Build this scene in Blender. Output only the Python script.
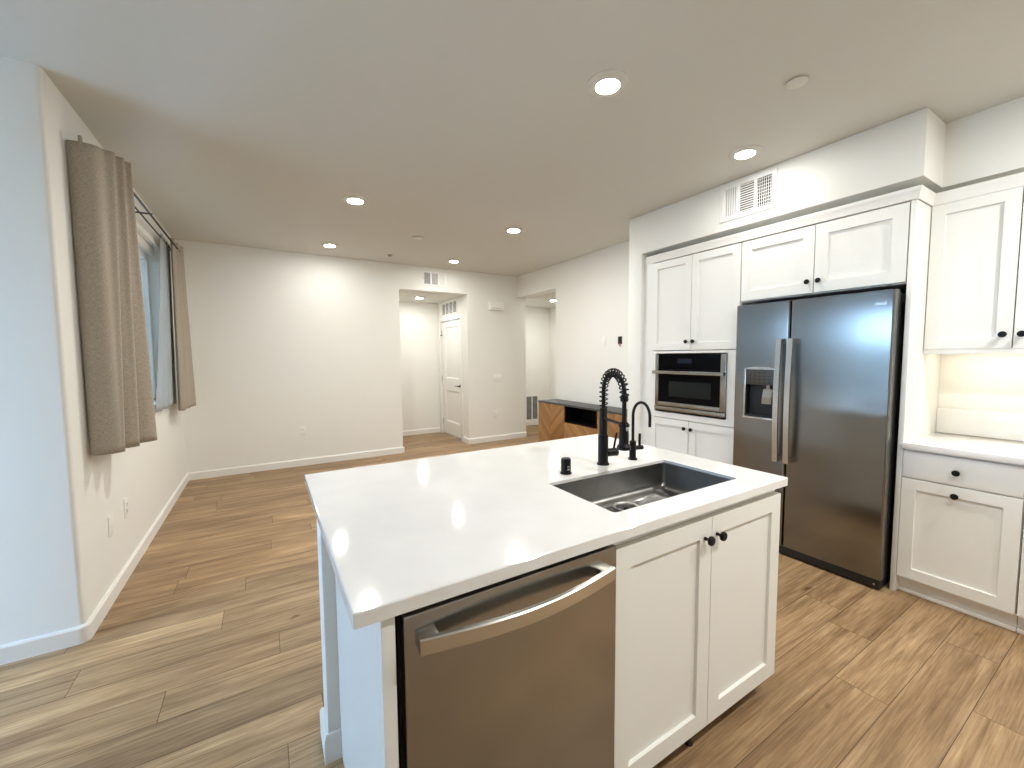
import bpy, bmesh, math, random
from mathutils import Vector, Matrix
random.seed(7)
for o in list(bpy.data.objects):
    bpy.data.objects.remove(o)
sc = bpy.context.scene
COL = sc.collection
PI = math.pi

# ------------------------------------------------------------------ camera
H = 1.405
cam_d = bpy.data.cameras.new('camera')
cam = bpy.data.objects.new('camera', cam_d)
COL.objects.link(cam)
_r, _u, _b = (0.855412, -0.517896, -0.007409), (0.040992, 0.053418, 0.997730), (-0.516324, -0.853774, 0.066924)
_r = Vector(_r).normalized()
_b = Vector(_b)
_b = (_b - _r * _b.dot(_r)).normalized()
_u = _b.cross(_r)
cam.matrix_world = Matrix(((_r.x, _u.x, _b.x, 0), (_r.y, _u.y, _b.y, 0), (_r.z, _u.z, _b.z, H), (0, 0, 0, 1)))
cam_d.sensor_width = 36.0
cam_d.lens = 408.31 / 1024 * 36.0
cam_d.clip_start = 0.02
sc.camera = cam

# ------------------------------------------------------------------ world, exposure
SKY = 20.0
LAMP = 740.0         # living room circuit
LAMP_F = 205.0        # pair by the far wall
LAMP_K = 300.0        # kitchen circuit
world = bpy.data.worlds.new('sky')
sc.world = world
world.use_nodes = True
wn = world.node_tree.nodes
wb = wn['Background']
wb.inputs[0].default_value = (0.42, 0.655, 1.0, 1)
wb.inputs[1].default_value = SKY
sc.view_settings.view_transform = 'Standard'
sc.view_settings.look = 'None'
sc.view_settings.exposure = 0.30
sc.view_settings.gamma = 1.0
sc.view_settings.use_curve_mapping = False
sc.cycles.max_bounces = 12
sc.cycles.diffuse_bounces = 8
sc.cycles.glossy_bounces = 6
sc.cycles.use_denoising = True
sc.cycles.sample_clamp_indirect = 6.0
sc.cycles.caustics_reflective = False
sc.cycles.caustics_refractive = False


# ------------------------------------------------------------------ materials
def mat(name, color, rough=0.5, metal=0.0, spec=0.5, bump=None, noise=None, coat=0.0, aniso=None, streak=0.0):
    """bump=(scale, strength, distance); noise=(scale, amount) varies the colour"""
    m = bpy.data.materials.new(name)
    m.use_nodes = True
    nt = m.node_tree
    b = nt.nodes['Principled BSDF']
    b.inputs['Base Color'].default_value = (*color, 1)
    b.inputs['Roughness'].default_value = rough
    b.inputs['Metallic'].default_value = metal
    b.inputs['Specular IOR Level'].default_value = spec
    b.inputs['Coat Weight'].default_value = coat
    tc = nt.nodes.new('ShaderNodeTexCoord')
    if bump:
        n = nt.nodes.new('ShaderNodeTexNoise')
        n.inputs['Scale'].default_value = bump[0]
        n.inputs['Detail'].default_value = 3
        nt.links.new(tc.outputs['Object'], n.inputs['Vector'])
        bp = nt.nodes.new('ShaderNodeBump')
        bp.inputs['Strength'].default_value = bump[1]
        bp.inputs['Distance'].default_value = bump[2]
        nt.links.new(n.outputs['Fac'], bp.inputs['Height'])
        nt.links.new(bp.outputs['Normal'], b.inputs['Normal'])
    if noise:
        n = nt.nodes.new('ShaderNodeTexNoise')
        n.inputs['Scale'].default_value = noise[0]
        n.inputs['Detail'].default_value = 5
        nt.links.new(tc.outputs['Object'], n.inputs['Vector'])
        mr = nt.nodes.new('ShaderNodeMapRange')
        mr.inputs['From Min'].default_value = 0.3
        mr.inputs['From Max'].default_value = 0.7
        mr.inputs['To Min'].default_value = 1 - noise[1]
        mr.inputs['To Max'].default_value = 1 + noise[1]
        nt.links.new(n.outputs['Fac'], mr.inputs['Value'])
        mx = nt.nodes.new('ShaderNodeVectorMath')
        mx.operation = 'SCALE'
        mx.inputs[0].default_value = color
        nt.links.new(mr.outputs['Result'], mx.inputs['Scale'])
        nt.links.new(mx.outputs['Vector'], b.inputs['Base Color'])
    if streak:                                                    # brushed finish smears reflections sideways
        tg = nt.nodes.new('ShaderNodeTangent')
        tg.direction_type = 'RADIAL'
        tg.axis = 'Z'
        b.inputs['Anisotropic'].default_value = streak
        nt.links.new(tg.outputs[0], b.inputs['Tangent'])
    if aniso:                                                     # brushed grain along one axis
        mp = nt.nodes.new('ShaderNodeMapping')
        mp.inputs['Scale'].default_value = aniso
        nt.links.new(tc.outputs['Object'], mp.inputs['Vector'])
        n = nt.nodes.new('ShaderNodeTexNoise')
        n.inputs['Scale'].default_value = 1.0
        n.inputs['Detail'].default_value = 2
        nt.links.new(mp.outputs['Vector'], n.inputs['Vector'])
        mr = nt.nodes.new('ShaderNodeMapRange')
        mr.inputs['To Min'].default_value = rough - 0.015
        mr.inputs['To Max'].default_value = rough + 0.02
        nt.links.new(n.outputs['Fac'], mr.inputs['Value'])
        nt.links.new(mr.outputs['Result'], b.inputs['Roughness'])
    return m


def emit(name, color, strength):
    m = bpy.data.materials.new(name)
    m.use_nodes = True
    b = m.node_tree.nodes['Principled BSDF']
    b.inputs['Base Color'].default_value = (0.9, 0.9, 0.88, 1)
    b.inputs['Emission Color'].default_value = (*color, 1)
    b.inputs['Emission Strength'].default_value = strength
    return m


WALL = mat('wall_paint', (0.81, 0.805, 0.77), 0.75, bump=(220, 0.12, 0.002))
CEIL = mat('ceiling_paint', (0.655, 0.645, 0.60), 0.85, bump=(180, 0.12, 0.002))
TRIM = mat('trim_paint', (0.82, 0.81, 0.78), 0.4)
CAB = mat('cabinet_paint', (0.795, 0.795, 0.765), 0.38)
DOORP = mat('door_paint', (0.82, 0.81, 0.78), 0.4)
QUARTZ = mat('white_quartz', (0.80, 0.79, 0.775), 0.07, noise=(9, 0.025), spec=0.5)
STEEL = mat('stainless_steel', (0.25, 0.245, 0.235), 0.20, 1.0, aniso=(4, 4, 420), streak=0.9)
STEELH = mat('stainless_horizontal', (0.36, 0.35, 0.33), 0.22, 1.0, aniso=(3, 3, 420))
STEELL = mat('bright_steel', (0.62, 0.605, 0.58), 0.25, 1.0)
SINKM = mat('sink_steel', (0.27, 0.265, 0.255), 0.33, 1.0, noise=(14, 0.12))
BLACK = mat('matte_black', (0.004, 0.004, 0.004), 0.45, spec=0.25)
BLACKP = mat('black_plastic', (0.007, 0.007, 0.0075), 0.5)
GASKET = mat('black_gasket', (0.008, 0.008, 0.008), 0.7)
GLASSB = mat('black_glass', (0.003, 0.003, 0.004), 0.10, spec=0.06)
GLASSW = mat('oven_window', (0.016, 0.018, 0.018), 0.14, spec=0.1)
DISPLAY = mat('dim_display', (0.010, 0.016, 0.035), 0.15)
FRIDGE_SIDE = mat('fridge_side', (0.03, 0.03, 0.032), 0.5)
PANELG = mat('dispenser_panel', (0.075, 0.068, 0.06), 0.35, 0.6)
PLASTIC = mat('white_plastic', (0.84, 0.84, 0.82), 0.4)
DISC = mat('cover_disc_paint', (0.70, 0.685, 0.64), 0.6)
DARKSLOT = mat('dark_slot', (0.03, 0.03, 0.03), 0.8)
GREYDUCT = mat('duct_dark', (0.05, 0.048, 0.05), 0.8)
BRONZE = mat('dark_bronze', (0.05, 0.045, 0.04), 0.35, 0.8)
RODM = mat('black_rod', (0.005, 0.005, 0.005), 0.5, spec=0.25)
CHAR = mat('charcoal_top', (0.055, 0.057, 0.058), 0.45)
SEAM = mat('plank_seam', (0.075, 0.048, 0.028), 0.8)
GREY = mat('grey_plastic', (0.35, 0.35, 0.34), 0.5)
RED = mat('red_wire', (0.45, 0.10, 0.07), 0.5)
LENS = emit('lamp_lens', (1.0, 0.99, 0.94), LAMP)
LENSK = emit('kitchen_lamp_lens', (1.0, 0.99, 0.94), LAMP_K)
LENSF = emit('far_lamp_lens', (1.0, 0.99, 0.94), LAMP_F)
LENSH = emit('hall_lamp_lens', (1.0, 0.99, 0.94), 230.0)
LENSB = emit('added_lamp_lens', (1.0, 0.99, 0.94), 850.0)
LENSP = emit('passage_lamp_lens', (1.0, 0.99, 0.94), 400.0)
LENSC = emit('cabinet_lamp_lens', (1.0, 0.99, 0.94), 175.0)
LEDSTRIP = emit('led_strip', (1.0, 0.86, 0.62), 16.0)


def glass_mat():
    m = bpy.data.materials.new('window_glass')
    m.use_nodes = True
    nt = m.node_tree
    nt.nodes.clear()
    out = nt.nodes.new('ShaderNodeOutputMaterial')
    mix = nt.nodes.new('ShaderNodeMixShader')
    t = nt.nodes.new('ShaderNodeBsdfTransparent')
    t.inputs[0].default_value = (0.94, 0.97, 0.97, 1)
    g = nt.nodes.new('ShaderNodeBsdfGlossy')
    g.inputs['Roughness'].default_value = 0.02
    mix.inputs[0].default_value = 0.06
    nt.links.new(t.outputs[0], mix.inputs[1])
    nt.links.new(g.outputs[0], mix.inputs[2])
    nt.links.new(mix.outputs[0], out.inputs[0])
    return m


GLASS = glass_mat()


def wood_floor_mat():
    m = bpy.data.materials.new('oak_planks')
    m.use_nodes = True
    nt = m.node_tree
    L = nt.links.new
    b = nt.nodes['Principled BSDF']
    uv = nt.nodes.new('ShaderNodeUVMap')
    uv.uv_map = 'plank_uv'
    at = nt.nodes.new('ShaderNodeAttribute')
    at.attribute_name = 'plank_tone'
    sep = nt.nodes.new('ShaderNodeSeparateColor')
    L(at.outputs['Color'], sep.inputs[0])
    off = nt.nodes.new('ShaderNodeVectorMath')
    off.operation = 'MULTIPLY_ADD'
    L(at.outputs['Color'], off.inputs[0])
    off.inputs[1].default_value = (37, 53, 71)
    L(uv.outputs[0], off.inputs[2])

    def noise(scale, detail, rough=0.5, dist=0.0, n=1.0):
        mp = nt.nodes.new('ShaderNodeMapping')
        mp.inputs['Scale'].default_value = scale
        L(off.outputs[0], mp.inputs['Vector'])
        t = nt.nodes.new('ShaderNodeTexNoise')
        t.inputs['Scale'].default_value = n
        t.inputs['Detail'].default_value = detail
        t.inputs['Roughness'].default_value = rough
        t.inputs['Distortion'].default_value = dist
        L(mp.outputs[0], t.inputs['Vector'])
        return t
    broad = noise((1.0, 14, 1), 5, 0.6, 0.9)
    fine = noise((4, 130, 1), 5, 0.65, 0.3)
    blotch = noise((1.6, 9, 1), 3, 0.55, 1.0)
    knot = noise((4.5, 13, 1), 2, 0.4, 0.5)
    r1 = nt.nodes.new('ShaderNodeValToRGB')
    r1.color_ramp.elements[0].position = 0.30
    r1.color_ramp.elements[0].color = (0.215, 0.130, 0.066, 1)
    r1.color_ramp.elements[1].position = 0.70
    r1.color_ramp.elements[1].color = (0.43, 0.295, 0.165, 1)
    L(broad.outputs['Fac'], r1.inputs[0])
    mx = nt.nodes.new('ShaderNodeMix')
    mx.data_type = 'RGBA'
    mx.blend_type = 'MULTIPLY'
    mx.inputs[0].default_value = 0.75
    r2 = nt.nodes.new('ShaderNodeValToRGB')
    r2.color_ramp.elements[0].position = 0.33
    r2.color_ramp.elements[0].color = (0.55, 0.50, 0.45, 1)
    r2.color_ramp.elements[1].position = 0.62
    r2.color_ramp.elements[1].color = (1.12, 1.12, 1.12, 1)
    L(fine.outputs['Fac'], r2.inputs[0])
    L(r1.outputs[0], mx.inputs[6])
    L(r2.outputs[0], mx.inputs[7])
    r3 = nt.nodes.new('ShaderNodeValToRGB')
    r3.color_ramp.elements[0].position = 0.36
    r3.color_ramp.elements[0].color = (0.80, 0.77, 0.74, 1)
    r3.color_ramp.elements[1].position = 0.66
    r3.color_ramp.elements[1].color = (1.16, 1.17, 1.17, 1)
    L(blotch.outputs['Fac'], r3.inputs[0])
    mx2 = nt.nodes.new('ShaderNodeMix')
    mx2.data_type = 'RGBA'
    mx2.blend_type = 'MULTIPLY'
    mx2.inputs[0].default_value = 1.0
    L(mx.outputs[2], mx2.inputs[6])
    L(r3.outputs[0], mx2.inputs[7])
    r4 = nt.nodes.new('ShaderNodeValToRGB')
    r4.color_ramp.elements[0].position = 0.20
    r4.color_ramp.elements[0].color = (0.42, 0.34, 0.28, 1)
    r4.color_ramp.elements[1].position = 0.29
    r4.color_ramp.elements[1].color = (1, 1, 1, 1)
    L(knot.outputs['Fac'], r4.inputs[0])
    mx3 = nt.nodes.new('ShaderNodeMix')
    mx3.data_type = 'RGBA'
    mx3.blend_type = 'MULTIPLY'
    mx3.inputs[0].default_value = 0.9
    L(mx2.outputs[2], mx3.inputs[6])
    L(r4.outputs[0], mx3.inputs[7])
    tone = nt.nodes.new('ShaderNodeMapRange')
    tone.inputs['To Min'].default_value = 1.0
    tone.inputs['To Max'].default_value = 1.32
    L(sep.outputs[0], tone.inputs['Value'])
    sca = nt.nodes.new('ShaderNodeVectorMath')
    sca.operation = 'SCALE'
    L(mx3.outputs[2], sca.inputs[0])
    L(tone.outputs[0], sca.inputs['Scale'])
    L(sca.outputs[0], b.inputs['Base Color'])
    b.inputs['Roughness'].default_value = 0.42
    b.inputs['Specular IOR Level'].default_value = 0.35
    bp = nt.nodes.new('ShaderNodeBump')
    bp.inputs['Strength'].default_value = 0.15
    bp.inputs['Distance'].default_value = 0.001
    L(fine.outputs['Fac'], bp.inputs['Height'])
    L(bp.outputs[0], b.inputs['Normal'])
    return m


def chevron_mat():
    m = bpy.data.materials.new('chevron_oak')
    m.use_nodes = True
    nt = m.node_tree
    L = nt.links.new
    b = nt.nodes['Principled BSDF']
    uv = nt.nodes.new('ShaderNodeUVMap')
    uv.uv_map = 'face_uv'
    sx = nt.nodes.new('ShaderNodeSeparateXYZ')
    L(uv.outputs[0], sx.inputs[0])

    def math_(op, a, c=None, v=None):
        n = nt.nodes.new('ShaderNodeMath')
        n.operation = op
        L(a, n.inputs[0])
        if c is not None:
            L(c, n.inputs[1])
        elif v is not None:
            n.inputs[1].default_value = v
        return n.outputs[0]
    au = math_('ABSOLUTE', sx.outputs[0])
    t = math_('SUBTRACT', sx.outputs[1], math_('MULTIPLY', au, v=0.95))
    st = math_('MULTIPLY', t, v=1 / 0.062)
    fl = math_('FLOOR', st)
    side = math_('SIGN', sx.outputs[0])
    cv = nt.nodes.new('ShaderNodeCombineXYZ')
    L(fl, cv.inputs[0])
    L(side, cv.inputs[1])
    wn_ = nt.nodes.new('ShaderNodeTexWhiteNoise')
    wn_.noise_dimensions = '3D'
    L(cv.outputs[0], wn_.inputs['Vector'])
    # grain runs along each stripe
    cg = nt.nodes.new('ShaderNodeCombineXYZ')
    L(math_('MULTIPLY', t, v=170.0), cg.inputs[0])
    L(math_('MULTIPLY', au, v=6.0), cg.inputs[1])
    L(side, cg.inputs[2])
    ns = nt.nodes.new('ShaderNodeTexNoise')
    ns.inputs['Scale'].default_value = 1.0
    ns.inputs['Detail'].default_value = 4
    L(cg.outputs[0], ns.inputs['Vector'])
    add = math_('ADD', math_('MULTIPLY', wn_.outputs['Value'], v=0.45), math_('MULTIPLY', ns.outputs['Fac'], v=0.45))
    r = nt.nodes.new('ShaderNodeValToRGB')
    r.color_ramp.elements[0].position = 0.15
    r.color_ramp.elements[0].color = (0.20, 0.090, 0.028, 1)
    r.color_ramp.elements[1].position = 0.9
    r.color_ramp.elements[1].color = (0.47, 0.245, 0.085, 1)
    L(add, r.inputs[0])
    fr = math_('FRACT', st)
    edge = math_('LESS_THAN', fr, v=0.05)
    mx = nt.nodes.new('ShaderNodeMix')
    mx.data_type = 'RGBA'
    L(edge, mx.inputs[0])
    L(r.outputs[0], mx.inputs[6])
    mx.inputs[7].default_value = (0.15, 0.065, 0.02, 1)
    L(mx.outputs[2], b.inputs['Base Color'])
    b.inputs['Roughness'].default_value = 0.45
    return m


def fabric_mat(name, c1, c2, alpha_mix=0.0):
    m = bpy.data.materials.new(name)
    m.use_nodes = True
    nt = m.node_tree
    L = nt.links.new
    b = nt.nodes['Principled BSDF']
    uv = nt.nodes.new('ShaderNodeUVMap')
    uv.uv_map = 'cloth_uv'
    mp1 = nt.nodes.new('ShaderNodeMapping')
    mp1.inputs['Scale'].default_value = (420, 60, 1)
    mp2 = nt.nodes.new('ShaderNodeMapping')
    mp2.inputs['Scale'].default_value = (60, 420, 1)
    n1 = nt.nodes.new('ShaderNodeTexNoise')
    n2 = nt.nodes.new('ShaderNodeTexNoise')
    for mp, n in ((mp1, n1), (mp2, n2)):
        n.inputs['Scale'].default_value = 1
        n.inputs['Detail'].default_value = 2
        L(uv.outputs[0], mp.inputs[0])
        L(mp.outputs[0], n.inputs['Vector'])
    ad = nt.nodes.new('ShaderNodeMath')
    ad.operation = 'ADD'
    L(n1.outputs['Fac'], ad.inputs[0])
    L(n2.outputs['Fac'], ad.inputs[1])
    r = nt.nodes.new('ShaderNodeValToRGB')
    r.color_ramp.elements[0].position = 0.40
    r.color_ramp.elements[0].color = (*c1, 1)
    r.color_ramp.elements[1].position = 0.62
    r.color_ramp.elements[1].color = (*c2, 1)
    mh = nt.nodes.new('ShaderNodeMath')
    mh.operation = 'MULTIPLY'
    mh.inputs[1].default_value = 0.5
    L(ad.outputs[0], mh.inputs[0])
    L(mh.outputs[0], r.inputs[0])
    L(r.outputs[0], b.inputs['Base Color'])
    b.inputs['Roughness'].default_value = 0.95
    b.inputs['Specular IOR Level'].default_value = 0.1
    b.inputs['Sheen Weight'].default_value = 0.15
    bp = nt.nodes.new('ShaderNodeBump')
    bp.inputs['Strength'].default_value = 0.3
    bp.inputs['Distance'].default_value = 0.001
    L(mh.outputs[0], bp.inputs['Height'])
    L(bp.outputs[0], b.inputs['Normal'])
    if alpha_mix:
        out = nt.nodes['Material Output']
        tr = nt.nodes.new('ShaderNodeBsdfTranslucent')
        tr.inputs[0].default_value = (*c2, 1)
        mx = nt.nodes.new('ShaderNodeMixShader')
        mx.inputs[0].default_value = 0.45
        L(b.outputs[0], mx.inputs[1])
        L(tr.outputs[0], mx.inputs[2])
        tp = nt.nodes.new('ShaderNodeBsdfTransparent')
        mx2 = nt.nodes.new('ShaderNodeMixShader')
        mx2.inputs[0].default_value = alpha_mix
        L(mx.outputs[0], mx2.inputs[1])
        L(tp.outputs[0], mx2.inputs[2])
        L(mx2.outputs[0], out.inputs[0])
    return m


FLOORM = wood_floor_mat()
CHEV = chevron_mat()
CURT = fabric_mat('curtain_linen', (0.29, 0.25, 0.20), (0.44, 0.38, 0.31))
SHEER = fabric_mat('sheer_voile', (0.48, 0.50, 0.50), (0.62, 0.64, 0.64), 0.18)


# ------------------------------------------------------------------ mesh helpers
class MB:
    def __init__(self):
        self.bm = bmesh.new()

    def box(self, x0, x1, y0, y1, z0, z1, bev=0.0, mi=0):
        x0, x1 = min(x0, x1), max(x0, x1)
        y0, y1 = min(y0, y1), max(y0, y1)
        z0, z1 = min(z0, z1), max(z0, z1)
        bm = self.bm
        v = [bm.verts.new(p) for p in ((x0, y0, z0), (x1, y0, z0), (x1, y1, z0), (x0, y1, z0),
                                       (x0, y0, z1), (x1, y0, z1), (x1, y1, z1), (x0, y1, z1))]
        fs = [bm.faces.new([v[i] for i in q]) for q in ((0, 3, 2, 1), (4, 5, 6, 7), (0, 1, 5, 4), (1, 2, 6, 5), (2, 3, 7, 6), (3, 0, 4, 7))]
        for f in fs:
            f.material_index = mi
        if bev > 0:
            es = {e for f in fs for e in f.edges}
            r = bmesh.ops.bevel(bm, geom=list(es), offset=bev, segments=2, profile=0.6, affect='EDGES')
            for f in r['faces']:
                f.material_index = mi
        return self

    def tube(self, pts, r, seg=12, cap=True, mi=0):
        """tube through points; r number or list"""
        bm = self.bm
        pts = [Vector(p) for p in pts]
        rs = r if isinstance(r, (list, tuple)) else [r] * len(pts)
        t0 = (pts[1] - pts[0]).normalized()
        n = t0.orthogonal().normalized()
        rings = []
        for i, p in enumerate(pts):
            if i == 0:
                t = (pts[1] - pts[0]).normalized()
            elif i == len(pts) - 1:
                t = (pts[-1] - pts[-2]).normalized()
            else:
                a = (p - pts[i - 1])
                b = (pts[i + 1] - p)
                t = (a.normalized() + b.normalized())
                t = t.normalized() if t.length > 1e-6 else a.normalized()
            n = (n - t * n.dot(t))
            n = n.normalized() if n.length > 1e-6 else t.orthogonal().normalized()
            b_ = t.cross(n)
            rings.append([bm.verts.new(p + (n * math.cos(2 * PI * k / seg) + b_ * math.sin(2 * PI * k / seg)) * rs[i]) for k in range(seg)])
        for a, b in zip(rings, rings[1:]):
            for k in range(seg):
                f = bm.faces.new((a[k], a[(k + 1) % seg], b[(k + 1) % seg], b[k]))
                f.material_index = mi
        if cap:
            bm.faces.new(list(reversed(rings[0]))).material_index = mi
            bm.faces.new(rings[-1]).material_index = mi
        return self

    def lathe(self, prof, c, axis=(0, 0, 1), seg=24, cap0=False, cap1=False, mi=0):
        """prof: list of (radius, height along axis) from c"""
        bm = self.bm
        ax = Vector(axis).normalized()
        n = ax.orthogonal().normalized()
        b = ax.cross(n)
        c = Vector(c)
        rings = []
        for r, h in prof:
            if r < 1e-6:
                rings.append([bm.verts.new(c + ax * h)])
            else:
                rings.append([bm.verts.new(c + ax * h + (n * math.cos(2 * PI * k / seg) + b * math.sin(2 * PI * k / seg)) * r) for k in range(seg)])
        for a, d in zip(rings, rings[1:]):
            for k in range(seg):
                k2 = (k + 1) % seg
                if len(a) == 1 and len(d) == 1:
                    continue
                if len(a) == 1:
                    f = bm.faces.new((a[0], d[k2], d[k]))
                elif len(d) == 1:
                    f = bm.faces.new((a[k], a[k2], d[0]))
                else:
                    f = bm.faces.new((a[k], a[k2], d[k2], d[k]))
                f.material_index = mi
        if cap0 and len(rings[0]) > 1:
            bm.faces.new(list(reversed(rings[0]))).material_index = mi
        if cap1 and len(rings[-1]) > 1:
            bm.faces.new(rings[-1]).material_index = mi
        return self

    def prism(self, poly, h0, h1, axis='z', bev=0.0, mi=0):
        """extrude 2-D polygon; axis z: poly is (x,y); axis y: (x,z); axis x: (y,z)"""
        bm = self.bm

        def P(a, b, h):
            return {'z': (a, b, h), 'y': (a, h, b), 'x': (h, a, b)}[axis]
        lo = [bm.verts.new(P(a, b, h0)) for a, b in poly]
        hi = [bm.verts.new(P(a, b, h1)) for a, b in poly]
        fs = [bm.faces.new(lo), bm.faces.new(hi)]
        n = len(poly)
        for i in range(n):
            fs.append(bm.faces.new((lo[i], lo[(i + 1) % n], hi[(i + 1) % n], hi[i])))
        for f in fs:
            f.material_index = mi
        bmesh.ops.recalc_face_normals(bm, faces=fs)
        if bev > 0:
            es = {e for f in fs for e in f.edges}
            r = bmesh.ops.bevel(bm, geom=list(es), offset=bev, segments=2, profile=0.6, affect='EDGES')
            for f in r['faces']:
                f.material_index = mi
        return self

    def sweep(self, prof, path, outs, mi=0):
        """mould a profile (offset, z) along a plan path; outs = outward vector per path point"""
        bm = self.bm
        rings = []
        for (x, y), (ox, oy) in zip(path, outs):
            rings.append([bm.verts.new((x + ox * d, y + oy * d, z)) for d, z in prof])
        n = len(prof)
        fs = []
        for a, b in zip(rings, rings[1:]):
            for k in range(n):
                fs.append(bm.faces.new((a[k], a[(k + 1) % n], b[(k + 1) % n], b[k])))
        fs.append(bm.faces.new(rings[0]))
        fs.append(bm.faces.new(rings[-1]))
        for f in fs:
            f.material_index = mi
        bmesh.ops.recalc_face_normals(bm, faces=fs)
        return self

    def build(self, name, mats, root=None, kind=None, label=None, cat=None, group=None, smooth=True, recalc=False):
        bm = self.bm
        if recalc:
            bmesh.ops.recalc_face_normals(bm, faces=bm.faces[:])
        me = bpy.data.meshes.new(name)
        off = Vector((0, 0, 0))
        if root is not None:
            p = root
            while p is not None:
                off += p.location
                p = p.parent
            bmesh.ops.translate(bm, vec=-off, verts=bm.verts[:])
        bm.to_mesh(me)
        bm.free()
        if not isinstance(mats, (list, tuple)):
            mats = [mats]
        for m in mats:
            me.materials.append(m)
        o = bpy.data.objects.new(name, me)
        COL.objects.link(o)
        if root is not None:
            o.parent = root
        if smooth:
            me.shade_smooth()
            me.set_sharp_from_angle(angle=math.radians(35))
        tag(o, label, cat, group, kind)
        return o


def tag(o, label=None, cat=None, group=None, kind=None):
    if label:
        o['label'] = label
    if cat:
        o['category'] = cat
    if group:
        o['group'] = group
    if kind:
        o['kind'] = kind
    return o


def thing(name, loc, label, cat, group=None):
    o = bpy.data.objects.new(name, None)
    o.empty_display_size = 0.05
    o.location = loc
    COL.objects.link(o)
    return tag(o, label, cat, group)


def copy_thing(root, loc, label, group=None):
    r = root.copy()
    COL.objects.link(r)
    r.location = loc
    r['label'] = label
    for ch in list(root.children):
        c = ch.copy()
        COL.objects.link(c)
        c.parent = r
        for g in list(ch.children):
            d = g.copy()
            COL.objects.link(d)
            d.parent = c
    return r


def struct(name, mb, m, root=None, **k):
    return mb.build(name, m, root, kind='structure', **k)


# ------------------------------------------------------------------ the setting
CZ = 2.745          # ceiling height
XL = -0.82          # window wall
YN = 2.78           # near end of the window wall
YF = 5.935          # far wall
XR = 3.70           # wall behind the media console
XK = 3.74           # kitchen wall
XC = 3.14           # cabinet fronts and soffit face
XW, YB = -3.1, -2.4  # outer walls behind / left of the camera


def build_floor():
    bm = bmesh.new()
    uvl = bm.loops.layers.uv.new('plank_uv')
    tone = bm.loops.layers.color.new('plank_tone')
    W, y00, g = 0.1805, 0.365, 0.0011
    x0, x1, y0, y1 = XW, 6.2, YB, 7.3
    joints = {0: 2.79, 1: 2.08, 2: 2.49, 3: 2.66, -1: 2.33, 9: -0.414, 10: 0.007, 11: -0.771, 12: -0.249, 13: 0.62}
    k0 = math.floor((y0 - y00) / W)
    k1 = math.ceil((y1 - y00) / W)
    rnd = random.Random(11)
    Lp = 1.5
    for k in range(k0, k1):
        a = max(y0, y00 + k * W)
        b = min(y1, y00 + (k + 1) * W)
        if b - a < 0.01:
            continue
        j = joints.get(k, rnd.uniform(0, Lp))
        j -= math.ceil((j - x0) / Lp) * Lp
        while j < x1:
            s, e = max(j, x0), min(j + Lp, x1)
            if e - s > 0.005:
                v = [bm.verts.new(p) for p in ((s + g, a + g, 0), (e - g, a + g, 0), (e - g, b - g, 0), (s + g, b - g, 0))]
                f = bm.faces.new(v)
                c = (rnd.random(), rnd.random(), rnd.random(), 1)
                for lp in f.loops:
                    lp[uvl].uv = (lp.vert.co.x - j, lp.vert.co.y - (y00 + k * W))
                    lp[tone] = c
            j += Lp
    mb = MB()
    mb.bm.free()
    mb.bm = bm
    mb.box(x0, x1, y0, y1, -0.08, -0.0012, mi=1)
    struct('floor', mb, [FLOORM, SEAM], smooth=False)


build_floor()
LIGHTS = [(1.505, 1.555), (2.785, 1.595), (.716, 3.735), (.718, 5.345), (2.312, 3.765), (2.318, 5.375), (1.505, -.35), (2.785, -.35)]


def ceiling_with_cans(name, x0, x1, y0, y1, z, th, lights):
    """slab with a round hole for each recessed lamp"""
    mb = MB()
    bm = mb.bm
    outer = [bm.verts.new((x, y, z)) for x, y in ((x0, y0), (x1, y0), (x1, y1), (x0, y1))]
    es = [bm.edges.new((outer[i], outer[(i + 1) % 4])) for i in range(4)]
    for lx, ly in lights:
        r = [bm.verts.new((lx + .086 * math.cos(2 * PI * k / 36), ly + .086 * math.sin(2 * PI * k / 36), z)) for k in range(36)]
        es += [bm.edges.new((r[k], r[(k + 1) % 36])) for k in range(36)]
    bmesh.ops.triangle_fill(bm, edges=es, use_beauty=True, use_dissolve=False)
    for f in bm.faces:
        if f.normal.z > 0:
            f.normal_flip()
    up = [bm.verts.new((v.co.x, v.co.y, z + th)) for v in outer]
    bm.faces.new(up)
    for i in range(4):
        bm.faces.new((outer[i], outer[(i + 1) % 4], up[(i + 1) % 4], up[i]))
    struct(name, mb, CEIL, smooth=False)


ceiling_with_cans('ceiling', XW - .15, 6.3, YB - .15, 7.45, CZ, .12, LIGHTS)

# window wall: hole y 3.50..5.16, z 1.00..2.46, rounded outer corner
WY0, WY1, WZ0, WZ1 = 3.50, 5.16, 1.00, 2.46
w = MB()
R_ = 0.022
cor = [(XL - R_ + R_ * math.cos(a), YN + R_ + R_ * math.sin(a)) for a in [-PI / 2 + i * PI / 16 for i in range(9)]]
w.prism([(-0.98, YN)] + cor + [(XL, WY0), (-0.98, WY0)], 0, CZ)
w.box(-0.98, XL, WY0, WY1, 0, WZ0).box(-0.98, XL, WY0, WY1, WZ1, CZ).box(-0.98, XL, WY1, YF + .15, 0, CZ)
struct('wall_left', w, WALL)
struct('wall_left_return', MB().box(XW, -0.98, YN, YN + .16, 0, CZ), WALL)
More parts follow.
